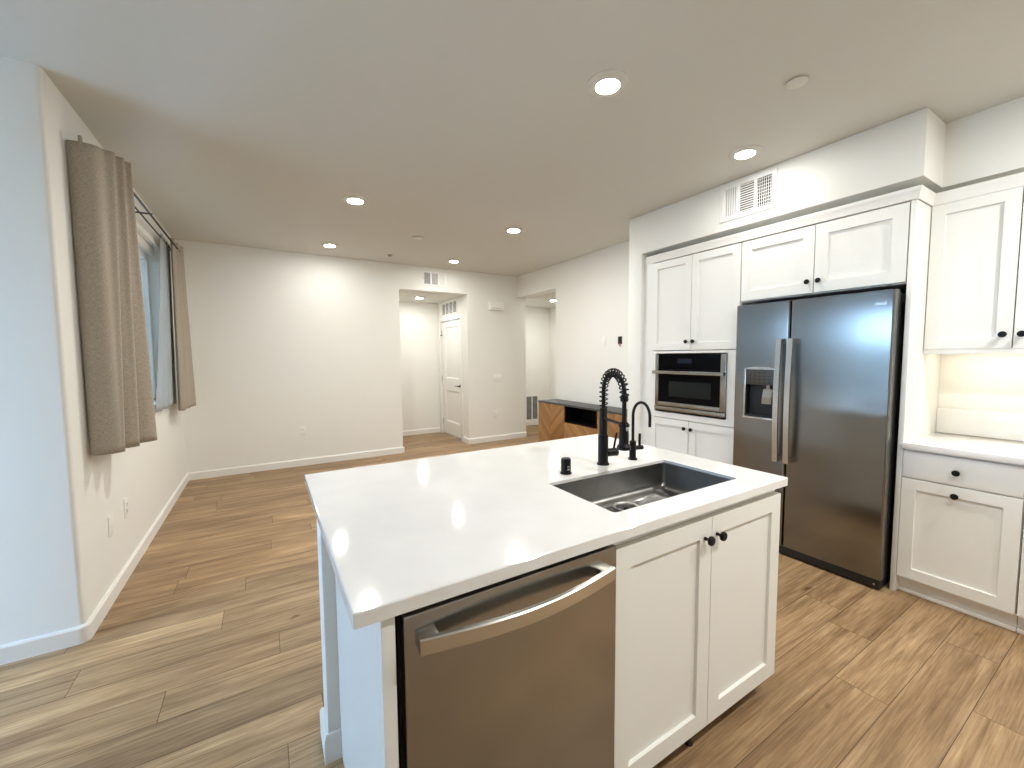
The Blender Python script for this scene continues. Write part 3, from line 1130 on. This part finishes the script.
# white end panel at the dishwasher side
T = thing('island_end_panel', (.19, 1.15, 0), 'white end panel closing the island beside the dishwasher', 'cabinet panel')
MB().box(.178, .2065, IFY - .002, .845, 0, .888, .0015).build('stile', CAB, T)
MB().box(.178, .196, .845, IY0 - .0005, 0, .888, .001).build('side_panel', CAB, T)

# dishwasher
T = thing('dishwasher', (.522, 1.1, 0), 'stainless steel dishwasher with a bowed bar handle, built into the island', 'dishwasher')
DY = .800
MB().box(.214, .822, DY + .05, IY0 - .03, .05, .872).build('tub', GASKET, T, label='black dishwasher tub')
MB().box(.214, .822, DY + .09, DY + .12, .0, .05).build('kick_plate', BLACKP, T, label='black kick plate')
MB().box(.216, .824, DY + .03, DY + .05, .10, .886).build('gasket', GASKET, T, label='black seal around the door')
dd = MB().box(.2215, .8225, DY, DY + .03, .10, .874, .003).build('door', STEELH, T)
mb = MB()
bm = mb.bm
n = 24
rings = []
for i in range(n + 1):
    t = i / n
    x = .2455 + (.788 - .2455) * t
    bow = .034 * math.sin(PI * t)
    yo = .770 - bow
    z0, z1 = .802, .835
    rings.append([bm.verts.new(p) for p in ((x, yo, z0), (x, yo, z1 - .003), (x, yo + .003, z1), (x, yo + .012, z1), (x, yo + .012, z0))])
for a, b in zip(rings, rings[1:]):
    for k in range(5):
        bm.faces.new((a[k], a[(k + 1) % 5], b[(k + 1) % 5], b[k]))
bm.faces.new(rings[0])
bm.faces.new(rings[-1])
bmesh.ops.recalc_face_normals(bm, faces=bm.faces[:])
hb = mb.build('handle', STEELL, dd, label='bowed steel bar handle')
for x0, x1 in ((.246, .288), (.746, .7875)):
    MB().box(x0, x1, .773, DY + .001, .804, .833, .002).build('handle_mount', STEELL, dd)

# ------------------------------------------------------------------ taps on the island
FBX, FBY = 1.281, 1.334
T = thing('kitchen_faucet', (FBX, FBY, CT1), 'tall matte black spring pull-down faucet behind the sink', 'faucet')
MB().lathe([(.027, 0), (.027, .006), (.0225, .010), (.0225, .132), (.0225, .134), (.018, .136)], (FBX, FBY, CT1), seg=24, cap0=True, cap1=True).build('base', BLACK, T)
MB().lathe([(.0175, .0), (.0175, .085), (.0165, .088), (.0165, .122), (.0145, .125)], (FBX, FBY, CT1 + .13), seg=24, cap1=True).build('riser', BLACK, T)
hx, hy = -.066, -.185                                    # head offset in plan
zs = CT1 + .34                                          # spring starts
half = .5
path = []
z_a = 1.252                                              # where the arch springs from
for i in range(5):
    path.append(Vector((FBX, FBY, 1.172 + (z_a - 1.172) * i / 4)))
rad = .090
for i in range(1, 25):
    a = PI * i / 24
    f = (1 - math.cos(a)) / 2
    path.append(Vector((FBX + hx * f, FBY + hy * f, z_a + .083 * math.sin(a))))
end = path[-1]
path.append(Vector((end.x, end.y, end.z - .02)))
MB().tube(path, .0085, 12).build('hose', BLACK, T)
# the coil wound around the hose
import itertools
cum = [0.0]
for a, b in zip(path, path[1:]):
    cum.append(cum[-1] + (b - a).length)
tot = cum[-1]


def at_len(s):
    for i in range(len(cum) - 1):
        if cum[i + 1] >= s:
            u = (s - cum[i]) / max(1e-9, cum[i + 1] - cum[i])
            p = path[i].lerp(path[i + 1], u)
            return p, (path[i + 1] - path[i]).normalized()
    return path[-1], (path[-1] - path[-2]).normalized()


pts = []
turns = 19
s0, s1 = .004, tot
perp0 = Vector((-hy, hx, 0)).normalized()
for i in range(turns * 14 + 1):
    u = i / (turns * 14)
    p, t = at_len(s0 + (s1 - s0) * u)
    n1 = perp0
    n2 = t.cross(n1).normalized()
    a = 2 * PI * turns * u
    pts.append(p + (n1 * math.cos(a) + n2 * math.sin(a)) * .0172)
MB().tube(pts, .0029, 6).build('spring', BLACK, T, label='open black coil spring')
hp = Vector((end.x, end.y, 0))
MB().lathe([(.011, 0), (.0155, .004), (.0155, .024), (.011, .030)], (hp.x, hp.y, 1.222), seg=20, cap0=True, cap1=True).build('hose_collar', BLACK, T)
MB().tube([(hp.x, hp.y, 1.236), (hp.x, hp.y, 1.13)], .0088, 14).build('lower_hose', BLACK, T)
sh = MB().lathe([(.022, 0), (.0275, .002), (.0275, .014), (.0195, .024), (.0180, .095), (.0170, .108), (.011, .114)], (hp.x, hp.y, 1.030), seg=24, cap0=True, cap1=True).build('spray_head', BLACK, T)
MB().box(hp.x - .006, hp.x + .006, hp.y - .0195, hp.y - .015, 1.108, 1.134, .002).build('button', mat('satin_button', (.45, .45, .45), .3, .8), sh, label='small satin grey button on the spray head')
arm = MB().tube([(FBX, FBY, 1.130), (hp.x * .88 + FBX * .12, hp.y * .88 + FBY * .12, 1.130)], .0065, 10)
arm.lathe([(.0215, 0), (.0215, .010), (.0185, .010), (.0185, 0), (.0215, 0)], (hp.x, hp.y, 1.124), seg=22)
arm.build('holder_arm', BLACK, T)
ln = MB().tube([(FBX + .018, FBY - .004, .972), (FBX + .068, FBY - .016, .972)], .0185, 18)
lv = ln.build('lever_hub', BLACK, T)
MB().tube([(FBX + .052, FBY - .012, .980), (FBX + .060, FBY - .012, 1.015), (FBX + .072, FBY - .012, 1.058)], [.0055, .005, .0048], 10).build('lever', BLACK, lv)

TX, TY = 1.460, 1.325
T = thing('filter_tap', (TX, TY, CT1), 'small matte black gooseneck drinking-water tap beside the spring faucet', 'faucet')
MB().lathe([(.021, 0), (.021, .006), (.0155, .009), (.0155, .085), (.011, .089)], (TX, TY, CT1), seg=22, cap0=True, cap1=True).build('base', BLACK, T)
px_, py_ = .006, -.092
pth = [(TX, TY, CT1 + .08), (TX, TY, 1.05), (TX, TY, 1.128)]
for i in range(1, 19):
    a = PI * i / 18
    f = (1 - math.cos(a)) / 2
    pth.append((TX + px_ * f, TY + py_ * f, 1.128 + .064 * math.sin(a)))
pth.append((TX + px_, TY + py_, 1.085))
MB().tube(pth, .0066, 12).build('spout', BLACK, T)
lv = MB().tube([(TX + .012, TY - .004, .974), (TX + .050, TY - .014, .974)], .0105, 14).build('lever_hub', BLACK, T)
MB().tube([(TX + .034, TY - .010, .980), (TX + .035, TY - .010, 1.040)], .0062, 10).build('lever', BLACK, lv)

T = thing('air_gap', (1.052, 1.312, CT1), 'short matte black air gap cap on the worktop left of the faucet', 'air gap')
MB().lathe([(.024, 0), (.024, .004), (.0205, .006), (.0205, .058), (.018, .064), (0, .065)], (1.052, 1.312, CT1), seg=24, cap0=True).build('cap', BLACK, T)
MB().box(1.044, 1.056, 1.2912, 1.293, .938, .944).box(1.044, 1.056, 1.2912, 1.293, .950, .954).build('vent_slot', GREY, T)

# ------------------------------------------------------------------ media console
MCX, MY_0, MY_1 = 3.355, 3.03, 4.815
T = thing('media_console', (3.52, 3.92, 0), 'low media console with chevron oak fronts and a dark top against the right wall', 'console')


def face_uv(o, yc, zc=0.0):
    me = o.data
    l = me.uv_layers.new(name='face_uv')
    offy = o.matrix_world.translation
    base = Vector((3.52, 3.92, 0))
    for lp in me.loops:
        co = me.vertices[lp.vertex_index].co + base
        l.data[lp.index].uv = (co.y - yc, co.z - zc)


MZ0, MZ1 = .10, .775
MB().box(MCX - .004, 3.682, MY_0 - .004, MY_1 + .004, MZ1 - .024, MZ1, .002).build('top', CHAR, T, label='thin charcoal top')
s_ = MB().box(MCX + .018, 3.678, MY_1 - .020, MY_1, MZ0, MZ1 - .0245, .001).build('side', CHEV, T)
face_uv(s_, MY_1 + 1.0)
s_ = MB().box(MCX + .018, 3.678, MY_0, MY_0 + .020, MZ0, MZ1 - .0245, .001).build('side', CHEV, T)
face_uv(s_, MY_0 + 1.0)
Y1, Y2 = 4.228, 3.600
m = MB().box(MCX + .02, 3.678, MY_0 + .0205, MY_1 - .0205, MZ0, MZ0 + .018).box(3.664, 3.678, MY_0 + .0205, MY_1 - .0205, MZ0 + .018, MZ1 - .025)
m.box(MCX + .02, 3.664, Y1, Y1 + .016, MZ0 + .018, MZ1 - .025).box(MCX + .02, 3.664, Y2 - .016, Y2, MZ0 + .018, MZ1 - .025).box(MCX + .02, 3.664, Y2, Y1, .52, .536)
m.build('carcass', BLACK, T, label='open shelf and inner carcass, coloured black as shadow')  # black colour stands for the shadow inside the niche
for a, b in ((Y1 + .003, MY_1 - .001), (MY_0 + .001, Y2 - .022)):
    o_ = MB().box(MCX, MCX + .018, a, b, MZ0 + .004, MZ1 - .026, .001).build('door', CHEV, T)
    face_uv(o_, (a + b) / 2)
o_ = MB().box(MCX, MCX + .018, Y2 + .001, Y1 - .001, MZ0 + .004, .532, .001).build('drawer', CHEV, T)
face_uv(o_, (Y1 + Y2) / 2 - .28)
o_ = MB().box(MCX, MCX + .018, Y2 - .020, Y2 - .001, MZ0 + .004, MZ1 - .026, .001).build('stile', CHEV, T)
face_uv(o_, Y2 + 1)
for y in (MY_0 + .12, MY_1 - .12):
    for x in (MCX + .06, 3.62):
        MB().lathe([(.014, 0), (.018, .1)], (x, y, 0), seg=12, cap0=True, cap1=True).build('leg', BLACK, T)

# ------------------------------------------------------------------ curtains
def cloth(name, top, bot, z0, z1, m, nz=40, sub=8, root=None, th=.003, wob=.0, **tags):
    """sheet between a top and a bottom polyline (same number of control points)"""
    def cr(P, n):
        out = []
        for i in range(len(P) - 1):
            p0 = Vector(P[max(i - 1, 0)]); p1 = Vector(P[i]); p2 = Vector(P[i + 1]); p3 = Vector(P[min(i + 2, len(P) - 1)])
            for k in range(n):
                t = k / n
                out.append(.5 * ((2 * p1) + (p2 - p0) * t + (2 * p0 - 5 * p1 + 4 * p2 - p3) * t * t + (-p0 + 3 * p1 - 3 * p2 + p3) * t ** 3))
        out.append(Vector(P[-1]))
        return out
    A, B = cr(top, sub), cr(bot, sub)
    mb = MB()
    bm = mb.bm
    uvl = bm.loops.layers.uv.new('cloth_uv')
    L = [0]
    for a, b in zip(A, A[1:]):
        L.append(L[-1] + max(.004, (b - a).length))
    V = []
    for j in range(nz + 1):
        t = j / nz
        e = t ** 1.15
        row = []
        for i, (a, b) in enumerate(zip(A, B)):
            p = a.lerp(b, e)
            zz = z1 + (z0 - z1) * t
            wv = wob * math.sin(i * .55 + 3.1 * t) * t * (1 - .4 * t)
            row.append(bm.verts.new((p.x + wv, p.y, zz + (p.z if len(p) > 2 else 0))))
        V.append(row)
    for j in range(nz):
        for i in range(len(A) - 1):
            f = bm.faces.new((V[j][i], V[j + 1][i], V[j + 1][i + 1], V[j][i + 1]))
            for lp, (ii, jj) in zip(f.loops, ((i, j), (i, j + 1), (i + 1, j + 1), (i + 1, j))):
                lp[uvl].uv = (L[ii], jj / nz * (z1 - z0))
    o = mb.build(name, m, root, **tags)
    md = o.modifiers.new('thick', 'SOLIDIFY')
    md.thickness = th
    md.offset = 0
    return o


def c3(l):
    return [(x, y, 0) for x, y in l]


RX, RXI, RZ = -.712, -.772, 2.528
top1 = [(-.814, 3.005), (-.790, 2.990), (-.758, 2.985), (-.722, 3.00), (-.706, 3.03), (-.697, 3.09), (-.662, 3.13), (-.692, 3.18), (-.697, 3.21), (-.684, 3.245), (-.652, 3.27), (-.690, 3.32), (-.695, 3.345), (-.678, 3.39), (-.650, 3.41), (-.682, 3.45), (-.702, 3.465)]
bot1 = [(-.812, 3.00), (-.795, 2.965), (-.760, 2.955), (-.725, 2.962), (-.700, 2.975), (-.686, 2.99), (-.680, 3.01), (-.735, 3.05), (-.722, 3.09), (-.668, 3.125), (-.646, 3.155), (-.705, 3.20), (-.695, 3.23), (-.620, 3.28), (-.596, 3.32), (-.625, 3.36), (-.690, 3.38)]
cur1 = cloth('curtain', [(x, y, -.030 + .10 * (y - 2.985) / .48) for x, y in top1], c3(bot1), .90, 2.545, CURT, sub=6, wob=.0,
      label='grey brown linen curtain hanging at the near side of the window', cat='curtain', group='linen curtains')
_tab = MB().box(-.765, -.752, 2.978, 3.000, 2.47, 2.545, .003)
_tab.build('header_tab', CURT, cur1)
top2 = [(-.738, 5.21), (-.722, 5.20), (-.712, 5.26), (-.726, 5.34), (-.705, 5.42), (-.720, 5.48), (-.700, 5.53), (-.690, 5.58), (-.730, 5.61), (-.760, 5.60)]
bot2 = [(-.742, 5.10), (-.715, 5.08), (-.690, 5.13), (-.712, 5.23), (-.680, 5.32), (-.685, 5.42), (-.672, 5.50), (-.655, 5.56), (-.690, 5.60), (-.740, 5.60)]
cloth('curtain', c3(top2), c3(bot2), .90, 2.585, CURT, sub=6, wob=.0,
      label='grey brown linen curtain hanging at the far side of the window', cat='curtain', group='linen curtains')
# sheer, its near edge swept toward the room at the hem
T_ = [(-.775, 4.96), (-.760, 5.02), (-.785, 5.08), (-.765, 5.14), (-.785, 5.20), (-.765, 5.26), (-.785, 5.32), (-.770, 5.38)]
B_ = [(-.790, 4.42), (-.765, 4.52), (-.795, 4.62), (-.760, 4.72), (-.790, 4.84), (-.765, 4.95), (-.785, 5.08), (-.770, 5.20)]
cloth('sheer_curtain', c3(T_), c3(B_), .965, 2.56, SHEER, sub=6, wob=.006, th=.001,
      label='white sheer curtain half drawn behind the far linen curtain', cat='curtain')

T = thing('curtain_rod', (RX, 4.2, RZ), 'thin black double curtain rod above the window', 'curtain rod')
MB().tube([(RX, 3.10, RZ), (RX, 5.66, RZ)], .0075, 12).build('rod', RODM, T)
MB().tube([(RXI, 3.10, RZ), (RXI, 5.60, RZ)], .006, 12).build('rod', RODM, T)
MB().lathe([(.0075, 0), (.014, .004), (.016, .014), (.012, .024), (0, .028)], (RX, 5.655, RZ), (0, 1, 0), seg=16).build('finial', RODM, T)
MB().lathe([(.0075, 0), (.010, .002), (.010, .008), (0, .009)], (RX, 3.102, RZ), (0, -1, 0), seg=16).build('end_cap', RODM, T)
for y in (3.17, 4.26, 5.57):
    b_ = MB().box(-.8195, -.812, y - .012, y + .012, RZ - .03, RZ + .03, .002)
    b_.tube([(-.815, y, RZ + .0105), (RX + .008, y, RZ + .0105)], .006, 8)
    b_.build('bracket', RODM, T)

# ------------------------------------------------------------------ ceiling fittings
def downlight(x, y, z, label, name='recessed_light', group=None, lens=LENS):
    t = thing(name, (x, y, z), label, 'light', group)
    MB().lathe([(.100, 0), (.100, -.004), (.096, -.007), (.068, -.009), (.062, -.013), (.058, -.0145)], (x, y, z), seg=36).build('trim_ring', DISC, t)
    MB().lathe([(.058, -.0145), (.040, -.0165), (0, -.0175)], (x, y, z), seg=36).build('lens', lens, t, label='glowing round lens')
    return t


spots = [(1.505, 1.555, 'round recessed light in the ceiling above the kitchen island, largest in view'),
         (2.785, 1.595, 'round recessed light in the ceiling in front of the refrigerator and soffit vent'),
         (.716, 3.735, 'round recessed light in the living room ceiling, nearer one of the left pair'),
         (.718, 5.345, 'round recessed light near the far wall, farther one of the left pair'),
         (2.312, 3.765, 'round recessed light in the living room ceiling, nearer one of the right pair'),
         (2.318, 5.375, 'round recessed light near the hall opening, farther one of the right pair')]
G_ = 'recessed ceiling lights'
pk = downlight(spots[0][0], spots[0][1], CZ, spots[0][2], group=G_, lens=LENSK)
downlight(spots[1][0], spots[1][1], CZ, spots[1][2], group=G_, lens=LENSC)
p0 = downlight(spots[2][0], spots[2][1], CZ, spots[2][2], group=G_)
copy_thing(p0, (spots[4][0], spots[4][1], CZ), spots[4][2])
pf_ = downlight(spots[3][0], spots[3][1], CZ, spots[3][2], group=G_, lens=LENSF)
copy_thing(pf_, (spots[5][0], spots[5][1], CZ), spots[5][2])
for x, y, lb in ((1.505, -.35, 'unseen round light added behind the camera, over the kitchen aisle'), (2.785, -.35, 'unseen round light added behind the camera, near the worktop on the right')):
    downlight(x, y, CZ, lb, group=G_, lens=LENSB)  # added out of view to brighten the near side of the kitchen
ph = downlight(2.226, 6.62, 2.39, 'round recessed light inside the small hall with the white door', group=G_, lens=LENSH)
downlight(4.42, 5.86, 2.40, 'round recessed light in the passage behind the right wall opening', group=G_, lens=LENSP)

for x, y, r, lb in ((2.295, 1.068, .046, 'round white flush sprinkler cover in the kitchen ceiling near the soffit'),
                    (1.521, 4.536, .062, 'round white cover disc in the living room ceiling between four lights')):
    T = thing('ceiling_cover', (x, y, CZ), lb, 'ceiling cover', 'white ceiling discs')
    MB().lathe([(r * .8, 0), (r * .8, -.006), (r, -.006), (r, -.009), (r * .94, -.011), (0, -.012)], (x, y, CZ), seg=32).build('disc', DISC, T)
    MB().lathe([(r * .62, -.0002), (r * .62, -.004)], (x, y, CZ), seg=24).build('gap_ring', DARKSLOT, T)
T = thing('sprinkler_head', (1.461, 5.477, CZ), 'small grey sprinkler in the ceiling close to the far wall', 'sprinkler')
MB().lathe([(.036, 0), (.036, -.004), (.012, -.006), (.010, -.018), (.022, -.020), (.022, -.022), (0, -.023)], (1.461, 5.477, CZ), seg=20).build('head', GREY, T)


# ------------------------------------------------------------------ air registers
def register_x(x, y0, y1, z0, z1, label, bars, root_name='air_vent', secs=3, lever=True, fr=.034):
    """wall register on a face looking toward -x"""
    t = thing(root_name, (x, (y0 + y1) / 2, z0), label, 'vent')
    m = MB()
    iy0, iy1, iz0, iz1 = y0 + fr, y1 - fr, z0 + fr, z1 - fr
    m.box(x - .008, x, y0, y1, z0, iz0, .002).box(x - .008, x, y0, y1, iz1, z1, .002).box(x - .008, x, y0, iy0, iz0, iz1, .002).box(x - .008, x, iy1, y1, iz0, iz1, .002)
    w = (iy1 - iy0 - .018 * (secs - 1)) / secs
    for k in range(1, secs):
        a = iy0 + k * w + (k - 1) * .018
        m.box(x - .008, x, a, a + .018, iz0, iz1)
    m.build('frame', PLASTIC, t)
    MB().box(x - .0012, x - .0002, iy0, iy1, iz0, iz1).build('duct', GREYDUCT, t, label='dark duct behind the louvres')
    for k in range(secs):
        a = iy0 + k * (w + .018)
        s = MB()
        kind = bars[k]
        if kind == 'h':
            n = 12
            for i in range(n):
                z = iz0 + (iz1 - iz0) * (i + .5) / n
                s.prism([(x - .007, z + .003), (x - .0066, z + .0045), (x - .0015, z - .002), (x - .002, z - .0035)], a, a + w, axis='y')
        elif kind == 'g':
            for i in range(7):
                yy = a + w * (i + .5) / 7
                s.box(x - .007, x - .004, yy - .0014, yy + .0014, iz0, iz1)
            for i in range(9):
                z = iz0 + (iz1 - iz0) * (i + .5) / 9
                s.box(x - .0035, x - .0018, a, a + w, z - .0014, z + .0014)
        else:
            n = 6
            for i in range(n):
                yy = a + w * i / n
                s.prism([(x - .007, yy), (x - .0065, yy - .0), (x - .0015, yy + w / n * 1.02), (x - .002, yy + w / n * 1.02)], iz0, iz1, axis='z')
        s.build('louvres', PLASTIC, t, smooth=False)
    if lever:
        MB().box(x - .018, x - .006, y0 + .012, y0 + .02, (z0 + z1) / 2 - .02, (z0 + z1) / 2 + .02, .002).build('damper_lever', PLASTIC, t)
    return t


def swap_xy(t):
    """turn a -x facing register tree into a -y facing one (mirror x and y)"""
    t.location = (t.location.y, t.location.x, t.location.z)
    for o in t.children:
        for v in o.data.vertices:
            v.co = Vector((v.co.y, v.co.x, v.co.z))
        o.data.flip_normals()
    return t


register_x(XC, 1.562, 1.980, 2.447, 2.722, 'white air register on the soffit above the refrigerator cabinets', 'ghv')
swap_xy(register_x(YF, 2.054, 2.429, 2.472, 2.684, 'white air register above the hall opening in the far wall', 'ghv', fr=.022))


def grille(x, y0, y1, z0, z1, label, cols, n, facing='x', fr=.024):
    t = thing('air_vent', (x, (y0 + y1) / 2, z0), label, 'vent')
    m = MB()
    iy0, iy1, iz0, iz1 = y0 + fr, y1 - fr, z0 + fr, z1 - fr
    m.box(x - .008, x, y0, y1, z0, iz0, .002).box(x - .008, x, y0, y1, iz1, z1, .002).box(x - .008, x, y0, iy0, iz0, iz1, .002).box(x - .008, x, iy1, y1, iz0, iz1, .002)
    w = (iy1 - iy0 - .022 * (cols - 1)) / cols
    for k in range(1, cols):
        a = iy0 + k * w + (k - 1) * .022
        m.box(x - .008, x, a, a + .022, iz0, iz1)
    m.build('frame', PLASTIC, t)
    MB().box(x - .0012, x - .0002, iy0, iy1, iz0, iz1).build('duct', GREYDUCT, t, label='dark duct behind the louvres')
    s = MB()
    for i in range(n):
        z = iz0 + (iz1 - iz0) * (i + .5) / n
        s.prism([(x - .007, z - .006), (x - .0065, z - .007), (x - .0015, z + .001), (x - .002, z + .002)], iy0, iy1, axis='y')
    s.build('louvres', GREY if facing == 'y' else PLASTIC, t, smooth=False)
    return t


grille(HX, 6.345, 7.02, 2.13, 2.365, 'white transfer grille over the hall door', 4, 9)
swap_xy(grille(6.90, 4.49, 4.80, .103, .61, 'white return air grille low on the passage wall beside the console', 2, 20, 'y', .02))


# ------------------------------------------------------------------ plates and wall devices
def plate(plane, a, z, w, h, label, cat, kind, name):
    """plane 'x-' faces -x (a=y), 'x+' faces +x, 'y-' faces -y (a=x); value in plane[1]"""
    t_, v = plane
    loc = {'y': (a, v, z)}.get(t_[0], (v, a, z))
    T = thing(name, loc, label, cat)
    s = 1 if t_.endswith('+') else -1

    def bx(mb, u0, u1, z0, z1, d0, d1, bev=0):
        if t_[0] == 'y':
            mb.box(a + u0, a + u1, v + s * d0, v + s * d1, z + z0, z + z1, bev)
        else:
            mb.box(v + s * d0, v + s * d1, a + u0, a + u1, z + z0, z + z1, bev)
        return mb
    bx(MB(), -w / 2, w / 2, -h / 2, h / 2, 0, .006, .0018).build('cover_plate', PLASTIC, T)
    if kind == 'outlet':
        for zz in (-.022, .022):
            o = bx(MB(), -.016, .016, zz - .014, zz + .014, .006, .009, .002).build('socket', PLASTIC, T)
            m = MB()
            bx(m, -.007, -.005, zz - .002, zz + .008, .009, .0096)
            bx(m, .005, .007, zz - .002, zz + .008, .009, .0096)
            bx(m, -.002, .002, zz - .010, zz - .006, .009, .0096)
            m.build('slots', DARKSLOT, o)
    elif kind == 'rocker':
        n = max(1, round(w / .06) - 0 if w > .1 else 1)
        for i in range(n):
            u = (i - (n - 1) / 2) * .046
            bx(MB(), u - .016, u + .016, -.033, .033, .006, .010, .002).build('rocker', PLASTIC, T)
    elif kind == 'data':
        m = bx(MB(), -.008, .008, -.012, .004, .006, .0066)
        m.build('jack', DARKSLOT, T)
    return T


plate(('x+', XL), 3.245, .428, .072, .12, 'blank white wall plate low on the window wall, nearer of two', 'wall plate', 'blank', 'wall_plate')
plate(('x+', XL), 3.561, .435, .076, .13, 'white outlet plate low on the window wall, farther of two', 'outlet', 'outlet', 'wall_outlet')
plate(('y-', YF), .391, .455, .072, .118, 'white wall outlet low on the bare far wall left of the hall', 'outlet', 'outlet', 'wall_outlet')
plate(('y-', YF), 3.258, .452, .070, .115, 'white wall outlet low on the far wall between hall and passage', 'outlet', 'outlet', 'wall_outlet')
plate(('y-', YF), 3.30, 1.055, .165, .118, 'white triple light switch on the far wall right of the hall', 'switch', 'rocker', 'light_switch')
plate(('x-', XR), 3.845, 1.59, .076, .118, 'white light switch on the wall above the media console', 'switch', 'rocker', 'light_switch')
T = thing('junction_box', (XR, 3.578, 1.585), 'open black junction hole with a red wire in the right wall', 'junction box')
MB().box(XR - .003, XR + .0, 3.545, 3.611, 1.545, 1.64, .001).build('opening', GASKET, T)
MB().tube([(XR - .006, 3.585, 1.56), (XR - .012, 3.58, 1.535), (XR - .008, 3.572, 1.52)], .004, 8).tube([(XR - .006, 3.570, 1.555), (XR - .014, 3.562, 1.53), (XR - .01, 3.556, 1.51)], .004, 8).build('wire', RED, T, label='short red wire ends')
T = thing('door_chime', (3.282, YF, 2.16), 'white box chime high on the far wall right of the hall', 'chime')
MB().box(3.155, 3.410, YF - .055, YF, 2.165, 2.30, .006).build('housing', PLASTIC, T)
g_ = MB()
for i in range(5):
    g_.box(3.20 + i * .035, 3.215 + i * .035, YF - .0565, YF - .054, 2.185, 2.20)
g_.build('sound_slots', GREY, T)
